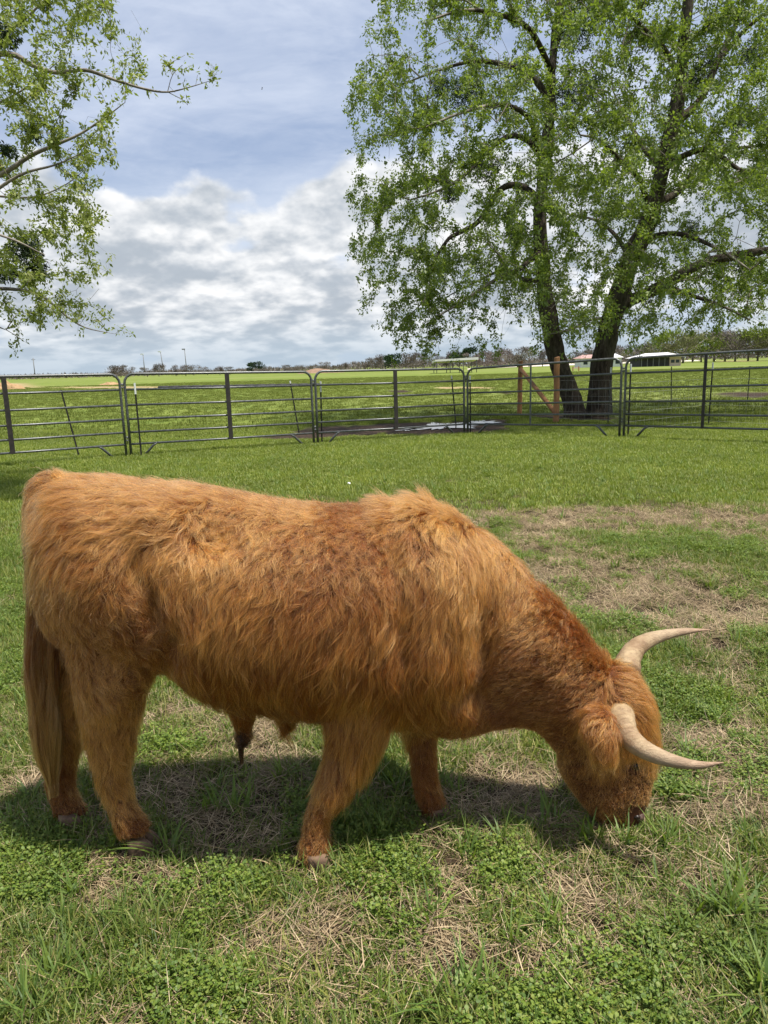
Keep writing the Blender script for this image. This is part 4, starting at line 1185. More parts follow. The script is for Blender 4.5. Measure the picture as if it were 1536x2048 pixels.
def ring(pa, pb, Y, a, fur, e=2.2):
    """cross-section seen between two outline points, a = half width across"""
    A = P(pa[0], pa[1], Y); B = P(pb[0], pb[1], Y); A = A.reshape(3); B = B.reshape(3)
    c = (A + B) / 2; u = (A - B); b0 = np.linalg.norm(u) / 2; u = u / (2 * b0)
    v = c - CAM; v = v / np.linalg.norm(v)
    e_ = u - v * (u @ v); e_ /= np.linalg.norm(e_); yv = np.array([0, 1.0, 0])
    b = math.sqrt(max(b0 * b0 - (a * (yv @ e_) / (u @ e_)) ** 2, (0.35 * b0) ** 2))
    b = max(b - fur, 0.01); aa = max(a - fur, 0.008)
    th = np.arange(K_) * 2 * math.pi / K_
    cc, ss = np.cos(th), np.sin(th)
    f = lambda q: np.sign(q) * np.abs(q) ** (2 / e)
    return c + b * f(cc)[:, None] * u + aa * f(ss)[:, None] * yv


def loft(rings_):
    V = np.vstack(rings_); n = len(rings_)
    Fc = [(i * K_ + j, i * K_ + (j + 1) % K_, (i + 1) * K_ + (j + 1) % K_, (i + 1) * K_ + j) for i in range(n - 1) for j in range(K_)]
    c0 = rings_[0].mean(0); c1 = rings_[-1].mean(0); V = np.vstack([V, c0, c1]); m = n * K_
    Fc += [(m, (j + 1) % K_, j) for j in range(K_)] + [(m + 1, (n - 1) * K_ + j, (n - 1) * K_ + (j + 1) % K_) for j in range(K_)]
    return V, Fc


def resample(rows, m=4):
    return catmull(np.array(rows, float), m)


b = MB()
# torso and neck:  top x,y  bottom x,y  Y  halfwidth  fur
T = [(66, 1010, 80, 1100, 2.37, .05, .01), (86, 962, 105, 1240, 2.37, .15, .03), (120, 940, 140, 1300, 2.37, .21, .035), (190, 934, 200, 1320, 2.37, .265, .035), (265, 940, 262, 1335, 2.37, .29, .035),
     (345, 949, 340, 1350, 2.37, .295, .035), (430, 955, 430, 1395, 2.37, .305, .035), (520, 969, 520, 1418, 2.37, .325, .04), (620, 979, 615, 1432, 2.37, .335, .04),
     (720, 981, 710, 1440, 2.37, .33, .04), (800, 974, 780, 1455, 2.37, .315, .045), (875, 982, 850, 1480, 2.37, .29, .05), (945, 1022, 905, 1490, 2.37, .24, .045), (1010, 1074, 955, 1478, 2.37, .20, .035),
     (1060, 1130, 1010, 1466, 2.37, .175, .03), (1112, 1185, 1062, 1468, 2.37, .16, .028), (1165, 1245, 1095, 1500, 2.37, .15, .025), (1215, 1305, 1125, 1545, 2.37, .14, .025)]
Tr = resample(T, 3)
b.add(*loft([ring(r[:2], r[2:4], r[4], r[5], r[6], 2.3) for r in Tr]))
# head, crown to muzzle
Hd = [(1215, 1325, 1165, 1420, 2.37, .07, .012), (1262, 1335, 1120, 1500, 2.37, .125, .02), (1300, 1375, 1108, 1540, 2.37, .135, .022), (1314, 1430, 1122, 1565, 2.37, .125, .02), (1314, 1490, 1140, 1588, 2.37, .115, .015),
      (1308, 1540, 1158, 1606, 2.36, .098, .01), (1300, 1580, 1176, 1625, 2.36, .082, .007), (1292, 1606, 1194, 1643, 2.355, .074, .006), (1287, 1626, 1208, 1650, 2.35, .066, .005), (1272, 1640, 1222, 1652, 2.35, .04, .003)]
b.add(*loft([ring(r[:2], r[2:4], r[4], r[5], r[6], 2.3) for r in resample(Hd, 3)]))
# thighs (near, far)
for Yc, dx, dy in ((2.27, 0, 0), (2.44, -80, -20)):
    L = [(95, 1040, 250, 1010, .12, .02), (100, 1130, 300, 1130, .135, .03), (108, 1210, 322, 1230, .14, .035), (118, 1290, 330, 1330, .13, .035), (133, 1370, 308, 1385, .11, .033), (150, 1440, 290, 1445, .088, .03),
         (168, 1500, 276, 1500, .070, .022), (186, 1550, 266, 1548, .058, .016), (204, 1600, 270, 1598, .050, .012), (222, 1640, 288, 1632, .052, .010), (232, 1668, 308, 1655, .056, .006)]
    rr = []
    for r in resample(L, 3):
        k = min(1, max(0, (r[1] - 1150) / 250)); k += .55 * min(1, max(0, (r[1] - 1420) / 220))
        rr.append(ring((r[0] + dx * k, r[1] + dy * k), (r[2] + dx * k, r[3] + dy * k), Yc - (2.27 < Yc) * 0 + (0.0), r[4], r[5], 2.1))
    b.add(*loft(rr))
# forelegs (near, far)
L = [(610, 1180, 830, 1180, .10, .02), (625, 1280, 835, 1290, .115, .03), (638, 1360, 815, 1380, .105, .035), (640, 1430, 790, 1450, .09, .035), (640, 1490, 760, 1510, .075, .028), (632, 1545, 722, 1560, .064, .018), (624, 1580, 706, 1592, .055, .012),
     (612, 1615, 672, 1622, .045, .010), (604, 1655, 657, 1658, .041, .008), (597, 1690, 662, 1690, .050, .006), (594, 1724, 668, 1724, .054, .004)]
b.add(*loft([ring(r[:2], r[2:4], float(np.interp(r[1], [1500, 1720], [2.21, 2.17])), r[4], r[5], 2.1) for r in resample(L, 3)]))
L = [(740, 1330, 880, 1330, .10, .03), (790, 1400, 885, 1400, .085, .025), (808, 1460, 880, 1460, .068, .018), (814, 1510, 876, 1512, .056, .012), (822, 1555, 876, 1555, .048, .009),
     (832, 1590, 884, 1588, .047, .008), (838, 1615, 895, 1612, .051, .005), (842, 1635, 900, 1630, .052, .004)]
b.add(*loft([ring(r[:2], r[2:4], 2.40, r[4], r[5], 2.1) for r in resample(L, 3)]))
# tail
tl = catmull([P(118, 968, 2.37), P(84, 978, 2.37), P(70, 1030, 2.36), P(70, 1110, 2.36), P(76, 1200, 2.355), P(82, 1300, 2.35), P(86, 1380, 2.34), P(88, 1420, 2.34)], 4)
b.tube(tl, np.interp(np.linspace(0, 1, len(tl)), [0, .2, .4, 1], [.045, .035, .022, .016]), 12)
# sheath, brisket fold, jaw bulge
b.tube(catmull([P(485, 1380, 2.34), P(487, 1425, 2.34), P(485, 1452, 2.34)], 3), [.05, .04, .035, .03, .022, .015, .008], 10)
b.tube(catmull([P(575, 1400, 2.36), P(572, 1432, 2.36), P(562, 1444, 2.36)], 3), [.04, .03, .03, .025, .02, .018, .012], 10)
# ears: flattened drooping leaves
for ys, bx in ((-1, 0), (1, 40)):
    p0 = P(1195 + bx * .9, 1428 - bx * 1.5, 2.37 + ys * .11).reshape(3); p1 = P(1202 + bx * .4, 1470 - bx * 1.2, 2.37 + ys * .20).reshape(3); p2 = P(1212 + bx * .4, 1525 - bx * 1.2, 2.37 + ys * .23).reshape(3)
    ep = catmull([p0, p1, p2], 5); n_ = len(ep)
    V, Fc = tube(ep, [.018 + .032 * math.sin(math.pi * min(1, .15 + .8 * i / (n_ - 1))) for i in range(n_)], 12)
    Vc = ep.repeat(12, 0); dv = V - np.vstack([Vc]); V = Vc + dv * np.array([1.0, 0.42, 1.0]); b.add(V, Fc)
BUMPS = [(310, 1035, 60, 38, .035), (430, 1068, 62, 48, -.05), (190, 1170, 80, 90, .02), (268, 1150, 22, 40, -.035), (308, 1220, 22, 50, -.05), (342, 1300, 25, 50, -.05), (560, 1250, 150, 110, .015),
         (785, 1120, 26, 70, -.035), (800, 1260, 22, 80, -.025), (900, 1190, 60, 110, .03), (860, 1330, 40, 60, .02), (968, 1300, 26, 110, -.045), (945, 1400, 40, 30, -.03), (1010, 1420, 60, 30, -.02), (1120, 1470, 26, 50, -.025), (1080, 1300, 60, 60, .015),
         (230, 1400, 30, 60, .012), (150, 1500, 14, 40, .01), (690, 1030, 60, 26, -.02), (1255, 1525, 26, 14, -.018), (1215, 1570, 40, 30, -.01)]
raw = mesh_data('cow_raw', np.vstack(b.V), b.F)
ro = bpy.data.objects.new('cow_raw', raw); COL.objects.link(ro)
md = ro.modifiers.new('r', 'REMESH'); md.mode = 'VOXEL'; md.voxel_size = 0.011; md.use_smooth_shade = True
ms = ro.modifiers.new('s', 'SMOOTH'); ms.factor = 0.6; ms.iterations = 9
dg = bpy.context.evaluated_depsgraph_get()
ev = ro.evaluated_get(dg); bm_ = bpy.data.meshes.new_from_object(ev)
bpy.data.objects.remove(ro)

ROOT = (G([700], [1690])[0][0], 2.36, 0)
cow = empty('highland_steer', ROOT, 'long-haired ginger highland steer with pale curved horns grazing on the grass', 'cow')
nv = len(bm_.vertices); co = np.empty(nv * 3, dtype=np.float32); bm_.vertices.foreach_get('co', co); co = co.reshape(-1, 3).astype(float)
bm_.calc_loop_triangles(); nt_ = len(bm_.loop_triangles); tri = np.empty(nt_ * 3, dtype=np.int32); bm_.loop_triangles.foreach_get('vertices', tri); tri = tri.reshape(-1, 3)
cow_bvh = BVHTree.FromPolygons([tuple(v) for v in co], [tuple(int(i) for i in t_) for t_ in tri])
# bones, hollows and folds of the trunk, the same on both sides
vn_ = np.empty(nv * 3, dtype=np.float32); bm_.vertices.foreach_get('normal', vn_); vn_ = vn_.reshape(-1, 3).astype(float)
mir = co.copy(); mir[:, 1] = np.where(mir[:, 1] > COWY, 2 * COWY - mir[:, 1], mir[:, 1]); bx_, by_ = proj(mir)
sideness = np.clip(np.abs(vn_[:, 1]) * 1.3, 0, 1)
co = co + vn_ * (blob(bx_, by_, BUMPS) * sideness)[:, None]
cow_bvh = BVHTree.FromPolygons([tuple(v) for v in co], [tuple(int(i) for i in t_) for t_ in tri])
# skin under the coat
m_skin = simple_mat('cow_skin', (0.045, 0.012, 0.003), (0.08, 0.022, 0.005), 0.8, 9, bump=0.004)
bm_.materials.clear(); bm_.materials.append(m_skin)
co_l = co - np.array(ROOT); bm_.vertices.foreach_set('co', co_l.astype(np.float32).ravel()); bm_.update()
body = bpy.data.objects.new('body', bm_); COL.objects.link(body); body.parent = cow


def hair_mat(name, root_c, tip_c, dark_c):
    m, t = new_mat(name)
    hi = t.node('ShaderNodeHairInfo')
    tone = t.node('ShaderNodeAttribute', attribute_name='tone').outputs['Fac']
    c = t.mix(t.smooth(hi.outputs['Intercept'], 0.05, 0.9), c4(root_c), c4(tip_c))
    c = t.mix(t.smooth(tone, 0.0, 1.0), c4(dark_c), c)
    hb = t.node('ShaderNodeBsdfHairPrincipled', {'Color': c, 'Roughness': 0.30, 'Radial Roughness': 0.36, 'Coat': 0.0, 'IOR': 1.5}, parametrization='COLOR')
    d = t.node('ShaderNodeBsdfDiffuse', {'Color': c})
    mx = t.node('ShaderNodeMixShader', {0: 0.22, 1: hb.outputs[0], 2: d.outputs[0]})
    finish(t, mx.outputs[0]); return m


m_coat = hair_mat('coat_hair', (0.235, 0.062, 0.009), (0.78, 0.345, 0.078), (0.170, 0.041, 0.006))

# combing map: px, py, direction, length (m), curl, lift, tone (own coat colour plus painted shade in folds and underside)
CP = np.array([
    (60, 1000, -0.3, 1, 0.07, 0.1, 0.3, 0.8), (110, 950, -0.8, 0.5, 0.05, 0.1, 0.3, 0.9), (60, 1090, -0.15, 1, 0.07, 0.1, 0.3, 0.75), (160, 990, -0.9, 0.45, 0.09, 0.2, 0.4, 0.85), (260, 945, -1, 0.2, 0.06, 0.3, 0.5, 0.9), (240, 1040, -0.9, 0.5, 0.08, 0.5, 0.4, 0.8),
    (110, 1070, -0.7, 0.8, 0.08, 0.3, 0.4, 0.85), (130, 1160, -0.3, 1, 0.07, 0.4, 0.35, 0.8), (200, 1130, -0.5, 0.8, 0.07, 0.6, 0.4, 0.8), (330, 1030, -0.9, 0.6, 0.08, 0.6, 0.45, 0.8), (380, 960, -0.9, 0.3, 0.06, 0.3, 0.5, 0.9), (330, 1110, -0.1, 1, 0.08, 0.4, 0.4, 0.85),
    (260, 1180, 0.4, 0.8, 0.07, 0.7, 0.4, 0.5), (350, 1180, 0.15, 1, 0.09, 0.3, 0.35, 0.6), (280, 1260, 0.5, 0.8, 0.06, 1.1, 0.4, 0.4), (200, 1260, 0.3, 0.9, 0.05, 0.9, 0.35, 0.65), (130, 1290, 0.05, 1, 0.05, 0.4, 0.3, 0.7), (240, 1350, 0.2, 1, 0.06, 1, 0.4, 0.65),
    (170, 1400, 0, 1, 0.08, 0.5, 0.3, 0.85), (310, 1340, 0.2, 1, 0.07, 0.5, 0.35, 0.4), (230, 1440, 0.05, 1, 0.08, 0.6, 0.3, 0.85), (220, 1530, 0.05, 1, 0.07, 0.5, 0.3, 0.85), (240, 1610, 0.2, 1, 0.05, 0.5, 0.3, 0.8), (270, 1650, 0.4, 1, 0.02, 0.3, 0.3, 0.25),
    (130, 1560, 0, 1, 0.04, 0.3, 0.25, 0.3), (135, 1620, 0.2, 1, 0.015, 0.2, 0.3, 0.3), (430, 1060, -0.2, 0.9, 0.06, 1.4, 0.5, 0.7), (480, 1000, -0.8, 0.5, 0.06, 0.7, 0.45, 0.8), (420, 1130, -0.5, 0.9, 0.08, 0.5, 0.35, 0.9), (500, 1120, -0.5, 0.9, 0.07, 0.5, 0.35, 0.8),
    (430, 1240, -0.4, 1, 0.09, 0.25, 0.3, 0.9), (400, 1330, -0.15, 1, 0.11, 0.25, 0.3, 0.3), (420, 1390, -0.1, 1, 0.13, 0.3, 0.3, 0.15), (520, 1250, -0.45, 0.95, 0.09, 0.25, 0.3, 0.85), (520, 1350, -0.2, 1, 0.11, 0.25, 0.3, 0.3), (600, 1010, -0.7, 0.5, 0.05, 0.6, 0.5, 0.9),
    (600, 1090, -0.5, 0.8, 0.055, 1, 0.4, 0.53), (620, 1170, -0.4, 0.9, 0.07, 0.6, 0.35, 0.38), (620, 1270, -0.35, 1, 0.09, 0.25, 0.3, 0.53), (520, 1410, -0.1, 1, 0.12, 0.3, 0.3, 0.15), (620, 1425, -0.1, 1, 0.12, 0.3, 0.3, 0.15), (610, 1380, -0.15, 1, 0.11, 0.2, 0.3, 0.2),
    (700, 1020, -0.3, 0.8, 0.045, 1.2, 0.45, 0.36), (700, 1080, -0.2, 0.9, 0.05, 1.5, 0.45, 0.36), (740, 1110, 0, 1, 0.055, 1.4, 0.4, 0.36), (720, 1180, -0.25, 1, 0.08, 0.4, 0.35, 0.43), (710, 1280, -0.3, 1, 0.1, 0.2, 0.3, 0.58), (700, 1390, -0.2, 1, 0.13, 0.2, 0.3, 0.45),
    (740, 1460, -0.15, 1, 0.14, 0.25, 0.3, 0.55), (660, 1470, -0.1, 1, 0.07, 0.25, 0.3, 0.4), (800, 975, -0.5, -0.35, 0.105, 0.3, 1.1, 1), (870, 985, -0.5, -0.35, 0.105, 0.2, 1.2, 1), (820, 1010, -0.3, 0.6, 0.07, 0.5, 0.6, 0.9), (830, 1080, -0.15, 1, 0.08, 0.7, 0.35, 0.63),
    (910, 1020, -0.3, 0.5, 0.07, 0.3, 0.6, 1), (920, 1100, -0.1, 1, 0.09, 0.3, 0.3, 1), (830, 1190, -0.05, 1, 0.09, 0.3, 0.3, 0.58), (900, 1230, -0.05, 1, 0.08, 0.25, 0.3, 0.95), (830, 1300, -0.25, 1, 0.1, 0.25, 0.3, 0.45), (800, 1420, -0.15, 1, 0.14, 0.25, 0.3, 0.55),
    (900, 1330, 0.1, 1, 0.09, 0.3, 0.3, 0.6), (930, 1400, 0.3, 1, 0.07, 0.4, 0.35, 0.5), (860, 1400, 0.05, 1, 0.09, 0.4, 0.3, 0.3), (870, 1470, 0, 1, 0.04, 0.3, 0.3, 0.15), (940, 1470, -0.3, 0.8, 0.03, 0.3, 0.3, 0.2), (970, 1120, -0.15, 1, 0.08, 0.2, 0.3, 1),
    (980, 1220, -0.25, 0.95, 0.06, 0.2, 0.3, 0.75), (980, 1310, -0.5, 0.8, 0.045, 0.15, 0.25, 0.45), (1010, 1100, -0.3, 0.7, 0.06, 0.3, 0.45, 0.95), (1050, 1170, -0.5, 0.7, 0.05, 0.3, 0.4, 0.65), (1060, 1260, -0.85, 0.4, 0.04, 0.15, 0.25, 0.6), (1050, 1350, -0.95, 0, 0.035, 0.1, 0.22, 0.4),
    (1010, 1420, -0.8, 0.1, 0.03, 0.1, 0.22, 0.25), (1110, 1200, -0.7, 0.1, 0.05, 0.7, 0.75, 0.1), (1160, 1260, -0.7, -0.1, 0.045, 0.8, 0.8, 0.1), (1200, 1310, -0.6, 0, 0.045, 0.6, 0.7, 0.3), (1140, 1320, -0.9, 0, 0.035, 0.2, 0.25, 0.5), (1110, 1390, -0.95, -0.1, 0.03, 0.1, 0.22, 0.45),
    (1180, 1370, -0.9, 0.1, 0.035, 0.3, 0.3, 0.35), (1100, 1470, -0.8, -0.2, 0.025, 0.1, 0.2, 0.3), (1225, 1310, 0.3, -0.6, 0.06, 0.3, 1, 1), (1250, 1370, 0.7, 0.6, 0.07, 0.3, 0.4, 0.95), (1290, 1390, 0.5, 1, 0.085, 0.2, 0.35, 1), (1310, 1440, 0.1, 1, 0.1, 0.2, 0.3, 1),
    (1290, 1470, 0, 1, 0.09, 0.25, 0.35, 0.9), (1308, 1500, -0.1, 1, 0.06, 0.3, 0.35, 0.8), (1190, 1430, -0.2, 0.9, 0.08, 0.5, 0.5, 0.6), (1205, 1480, 0.1, 1, 0.08, 0.5, 0.5, 0.55), (1215, 1520, 0.2, 1, 0.06, 0.5, 0.4, 0.6), (1150, 1500, -0.4, 0.9, 0.015, 0.1, 0.2, 0.6),
    (1170, 1570, -0.2, 1, 0.015, 0.1, 0.2, 0.55), (1230, 1570, 0.1, 1, 0.018, 0.2, 0.2, 0.7), (1270, 1560, 0.1, 1, 0.012, 0.1, 0.2, 0.75), (1290, 1580, 0.1, 1, 0.009, 0.1, 0.2, 0.95), (1250, 1620, 0.1, 1, 0.0072, 0.1, 0.2, 0.95), (1200, 1620, 0, 1, 0.02, 0.1, 0.2, 0.6),
    (690, 1540, -0.15, 1, 0.08, 0.4, 0.3, 0.55), (650, 1610, -0.1, 1, 0.05, 0.5, 0.3, 0.5), (635, 1660, -0.05, 1, 0.04, 0.8, 0.35, 0.55), (640, 1705, 0.1, 1, 0.018, 0.2, 0.3, 0.7), (840, 1500, 0.05, 1, 0.03, 0.2, 0.25, 0.15), (850, 1570, 0.15, 1, 0.05, 0.5, 0.3, 0.2),
    (870, 1620, 0.2, 1, 0.015, 0.2, 0.3, 0.2), (485, 1440, -0.05, 1, 0.09, 0.2, 0.3, 0.15), (485, 1475, 0, 1, 0.07, 0.2, 0.2, 0.15),
], float)


def comb(px, py):
    d2 = (px[:, None] - CP[None, :, 0]) ** 2 + (py[:, None] - CP[None, :, 1]) ** 2
    wt_ = 1 / (d2 + 260.0) ** 1.9; wt_ /= wt_.sum(1, keepdims=True)
    q = CP[:, 2:4] / np.linalg.norm(CP[:, 2:4], axis=1, keepdims=True)
    return wt_ @ np.hstack([q, CP[:, 4:]])


tv = co[tri]
tn_ = np.cross(tv[:, 1] - tv[:, 0], tv[:, 2] - tv[:, 0]); ta = np.linalg.norm(tn_, axis=1) / 2; tn_ = tn_ / np.maximum(2 * ta[:, None], 1e-12)
cent = tv.mean(1)
vis = np.einsum('ij,ij->i', tn_, (CAM - cent) / np.linalg.norm(CAM - cent, axis=1, keepdims=True))


def sample_roots(n, vis_w=True):
    wgt = ta * (np.where(vis > -0.25, 1.0, 0.30) if vis_w else 1.0)
    mz = (cent[:, 2] < 0.02); wgt = np.where(mz, 0, wgt)
    cdf = np.cumsum(wgt); k = np.searchsorted(cdf, rng.random(n) * cdf[-1])
    r1 = np.sqrt(rng.random(n)); r2 = rng.random(n)
    p = tv[k, 0] * (1 - r1)[:, None] + tv[k, 1] * (r1 * (1 - r2))[:, None] + tv[k, 2] * (r1 * r2)[:, None]
    return p, tn_[k]




NS = 9
def make_guides(n, roots=None, lenmul=1.0, liftmul=1.0):
    p, nr = sample_roots(n) if roots is None else roots
    px, py = proj(p); prm = comb(px, py)
    # wandering of the lay, so that locks part and cross
    ang = (fbm(px, py, 0.022, 5, 3) - 0.5) * 1.7 * (0.5 + 1.0 * prm[:, 3]) + rng.normal(0, 0.16, n) * (1 + 1.2 * prm[:, 3])
    dx = prm[:, 0] * np.cos(ang) - prm[:, 1] * np.sin(ang); dy = prm[:, 0] * np.sin(ang) + prm[:, 1] * np.cos(ang)
    D = norm(np.stack([dx, np.zeros(n), -dy], -1))
    D[:, 1] += 0.0
    L = prm[:, 2] * rng.uniform(0.75, 1.2, n); curl = prm[:, 3]; lift = prm[:, 4] * liftmul
    L = L * lenmul
    L = L * (0.55 + 0.9 * fbm(px, py, 0.05, 15, 2))
    pts = np.zeros((n, NS, 3)); pts[:, 0] = p; cur = p.copy(); N = nr.copy()
    ph = rng.uniform(0, 6.28, n); side = np.cross(N, D)
    for s in range(1, NS):
        t = s / (NS - 1)
        tg = norm(D - N * np.einsum('ij,ij->i', D, N)[:, None])
        # stand off at the root, lie down towards the tip, sag a little
        el = lift * (1.15 - np.where(lift > .85, .35, .95) * t)
        wob = curl * 0.85 * np.sin(ph + t * (4.0 + 4 * curl))
        sd = np.cross(N, tg)
        dirv = tg * np.cos(el)[:, None] + N * np.sin(el)[:, None] + sd * wob[:, None]
        dirv[:, 2] -= 0.12 * t
        cur = cur + norm(dirv) * (L / (NS - 1))[:, None]
        minh = 0.010 * np.minimum(1, L / 0.05) * math.sin(math.pi * min(t * 1.3, 1.0) * 0.5 + 0.0)
        for i in range(n):
            loc, nn, idx, dist = cow_bvh.find_nearest(cur[i])
            if nn is None: continue
            dv = cur[i] - np.array(loc); h = dv @ np.array(nn)
            if h < minh[i]: cur[i] = np.array(loc) + np.array(nn) * minh[i]
            if dist < 0.05: N[i] = nn
        pts[:, s] = cur
    return p, pts, prm


def curves_object(name, pts, rad, tone, mat, parent):
    n, k, _ = pts.shape
    hc = bpy.data.hair_curves.new(name); hc.add_curves([k] * n)
    loc = world_loc(parent)
    hc.attributes['position'].data.foreach_set('vector', np.ascontiguousarray(pts - loc, dtype=np.float32).ravel())
    ra = hc.attributes.get('radius') or hc.attributes.new('radius', 'FLOAT', 'POINT')
    ra.data.foreach_set('value', np.ascontiguousarray(rad, dtype=np.float32).ravel())
    at = hc.attributes.new('tone', 'FLOAT', 'CURVE'); at.data.foreach_set('value', np.asarray(tone, dtype=np.float32))
    hc.materials.append(mat)
    o = bpy.data.objects.new(name, hc); COL.objects.link(o); o.parent = parent; return o


NG, NH = 24000, 360000
g_root, g_pts, g_prm = make_guides(NG)
kd = kdtree.KDTree(NG)
for i in range(NG): kd.insert(g_root[i], i)
kd.balance()
h_root, h_n = sample_roots(NH)
jit = h_root + rng.normal(0, 0.006, h_root.shape)
gi_ = np.array([kd.find(q)[1] for q in jit])
hpx, hpy = proj(h_root)
tt = np.linspace(0, 1, NS)[None, :, None]
disp = g_pts[gi_] - g_root[gi_][:, None, :]
lenf = rng.uniform(0.62, 1.12, NH)[:, None, None]
clump = (0.35 + 0.6 * rng.random(NH))[:, None, None]
off_ = (h_root - g_root[gi_])[:, None, :]
hp = g_root[gi_][:, None, :] + off_ * (1 - clump * tt ** 1.3) + disp * lenf
frz = rng.normal(0, 1, (NH, 1, 3)) * 0.0035 * tt ** 1.5 + rng.normal(0, 1, (NH, NS, 3)) * 0.0006
frz = frz * (1 + 2.5 * (rng.random((NH, 1, 1)) < 0.10))
hp = hp + frz
hp[:, 0] = h_root - h_n * 0.002
tone = g_prm[gi_][:, 5] * 0.9 - 0.08 + 0.35 * (fbm(hpx, hpy, 0.03, 91, 4) - 0.5) * 2 + 0.24 * rng.normal(0, 1, NH) + 0.16 * rng.normal(0, 1, NG)[gi_]
radp = np.interp(np.linspace(0, 1, NS), [0, .5, 1], [.00042, .00036, .00010])
nosehoof = (h_root[:, 2] < 0.045)
keep = ~(nosehoof & (rng.random(NH) < 0.7)) & ~((hpy > 1622) & (hpx > 1255) & (hpx < 1300)) & (np.hypot((hpx - 1271) / 27, (hpy - 1531) / 15) > .6 + .7 * rng.random(NH)) & ~((hpx > 1262) & (hpy > 1608) & (h_root[:, 1] < 2.42))
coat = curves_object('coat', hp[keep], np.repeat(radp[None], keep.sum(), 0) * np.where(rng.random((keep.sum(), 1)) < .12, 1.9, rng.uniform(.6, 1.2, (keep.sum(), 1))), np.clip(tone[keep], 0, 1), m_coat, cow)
tag(coat, 'shaggy ginger coat lying in wavy locks')

# a sparser layer of long hanging strands over the coat
LS = [(480, 1320, 170, 90, .9), (760, 1400, 110, 90, 1.2), (900, 1370, 60, 90, .9), (200, 1400, 60, 110, .8), (850, 985, 80, 22, 1.4), (100, 1060, 60, 100, .8), (560, 1415, 170, 28, 1.3), (1290, 1430, 34, 60, 1.6), (1205, 1485, 34, 45, 1.4),
      (680, 1500, 55, 60, 1.0), (920, 1465, 60, 18, .8), (330, 1080, 90, 60, .8), (940, 1130, 60, 90, .7), (600, 1200, 250, 120, .35), (300, 960, 250, 20, .5), (1140, 1230, 30, 60, .5), (660, 1600, 40, 90, .5), (240, 1560, 50, 90, .5), (480, 1440, 40, 40, .6)]


def pick(n):
    p, nr = sample_roots(n * 9); px, py = proj(p); k = rng.random(len(p)) < np.clip(blob(px, py, LS), 0, 1) * .55
    k &= ~((np.hypot((px - 1272) / 22, (py - 1533) / 16) < 1)); return p[k][:n], nr[k][:n]


lr_ = pick(1900); NL = len(lr_[0])
l_root, l_pts, l_prm = make_guides(NL, lr_, 1.2, 1.15)
li = np.repeat(np.arange(NL), 13); nl = len(li)
lo = rng.normal(0, .0045, (nl, 1, 3)); cl_ = (.4 + .55 * rng.random((nl, 1, 1)))
lp_ = l_root[li][:, None, :] + lo * (1 - cl_ * tt ** 1.2) + (l_pts[li] - l_root[li][:, None, :]) * rng.uniform(.55, 1.08, (nl, 1, 1)) + rng.normal(0, 1, (nl, 1, 3)) * .004 * tt ** 1.6
lt_ = l_prm[li][:, 5] + .12 + .22 * rng.normal(0, 1, nl)
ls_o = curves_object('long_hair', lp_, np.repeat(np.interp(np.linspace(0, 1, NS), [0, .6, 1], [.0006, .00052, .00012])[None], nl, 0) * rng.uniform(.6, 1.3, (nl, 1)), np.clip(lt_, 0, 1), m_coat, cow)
tag(ls_o, 'long golden strands hanging over the coat')

# tail switch: long wavy strands
def strands(name, root_px, n, mat, wob, tone_v):
    out_p = []; out_t = []
    for (pxs, Y, spread, k) in root_px:
        base = catmull(np.array([P(q[0], q[1], Y).reshape(3) for q in pxs]), 4)
        m = len(base); idx = np.linspace(0, m - 1, 14)
        bp = np.stack([np.interp(idx, np.arange(m), base[:, c]) for c in range(3)], -1)
        t = np.linspace(0, 1, 14)
        tl_ = 0
        for i in range(k // 22):
            tl_ = rng.normal(0, .28)
            lock = rng.normal(0, 1, 3) * spread * np.array([1, .9, .2]); ph = U(0, 6.28); st = U(-.30, .5) ; ln = U(.6, 1.05)
            am = U(.7, 2.2) * wob; fr = U(10, 24)
            for j in range(22):
                ph += rng.normal(0, .12)
                q = np.clip(st + t * ln, -.3, 1.2) if st > 0 else np.clip(st + .3 + t * ln, 0, 1.2)
                q0 = np.clip(q, 0, 1); bb = np.stack([np.interp(q0, t, bp[:, c]) for c in range(3)], -1)
                o2 = lock + rng.normal(0, 1, 3) * .004
                w_ = np.stack([am * np.sin(ph + fr * q), am * np.cos(ph * 1.7 + fr * q), 0 * q], -1)
                env = np.interp(q0, [0, .25, .6, .9, 1], [.55, .8, 1.15, .9, .35])[:, None]
                bb = bb + (o2 + w_) * env + rng.normal(0, .001, (14, 3)); bb[:, 2] -= np.maximum(q - 1, 0) * .3
                out_p.append(bb); out_t.append(tl_)
    pts = np.array(out_p); rp = np.interp(np.linspace(0, 1, 14), [0, .7, 1], [.0005, .0004, .0001])
    return curves_object(name, pts, np.repeat(rp[None], len(pts), 0), np.clip(tone_v + np.array(out_t) + rng.normal(0, .15, len(pts)), 0, 1), mat, cow)


tailc = [([(86, 1030), (80, 1110), (84, 1200), (87, 1290), (90, 1380), (93, 1460), (104, 1560)], 2.35, .018, 8500),
         ([(88, 1000), (82, 1060), (84, 1140), (86, 1220)], 2.35, .015, 2200)]
m_tail = hair_mat('tail_hair', (0.17, 0.05, 0.012), (0.62, 0.33, 0.115), (0.13, 0.04, 0.010))
ts = strands('tail_switch', tailc, 0, m_tail, .006, .6)
tag(ts, 'long wavy brown tail switch')
m_dk = hair_mat('dark_hair', (0.06, 0.022, 0.01), (0.16, 0.07, 0.03), (0.03, 0.015, 0.01))
sh = strands('belly_tuft', [([(487, 1430), (486, 1455), (484, 1475), (480, 1494)], 2.34, .013, 900)], 0, m_dk, .004, .4)
tag(sh, 'dark tuft hanging under the belly')

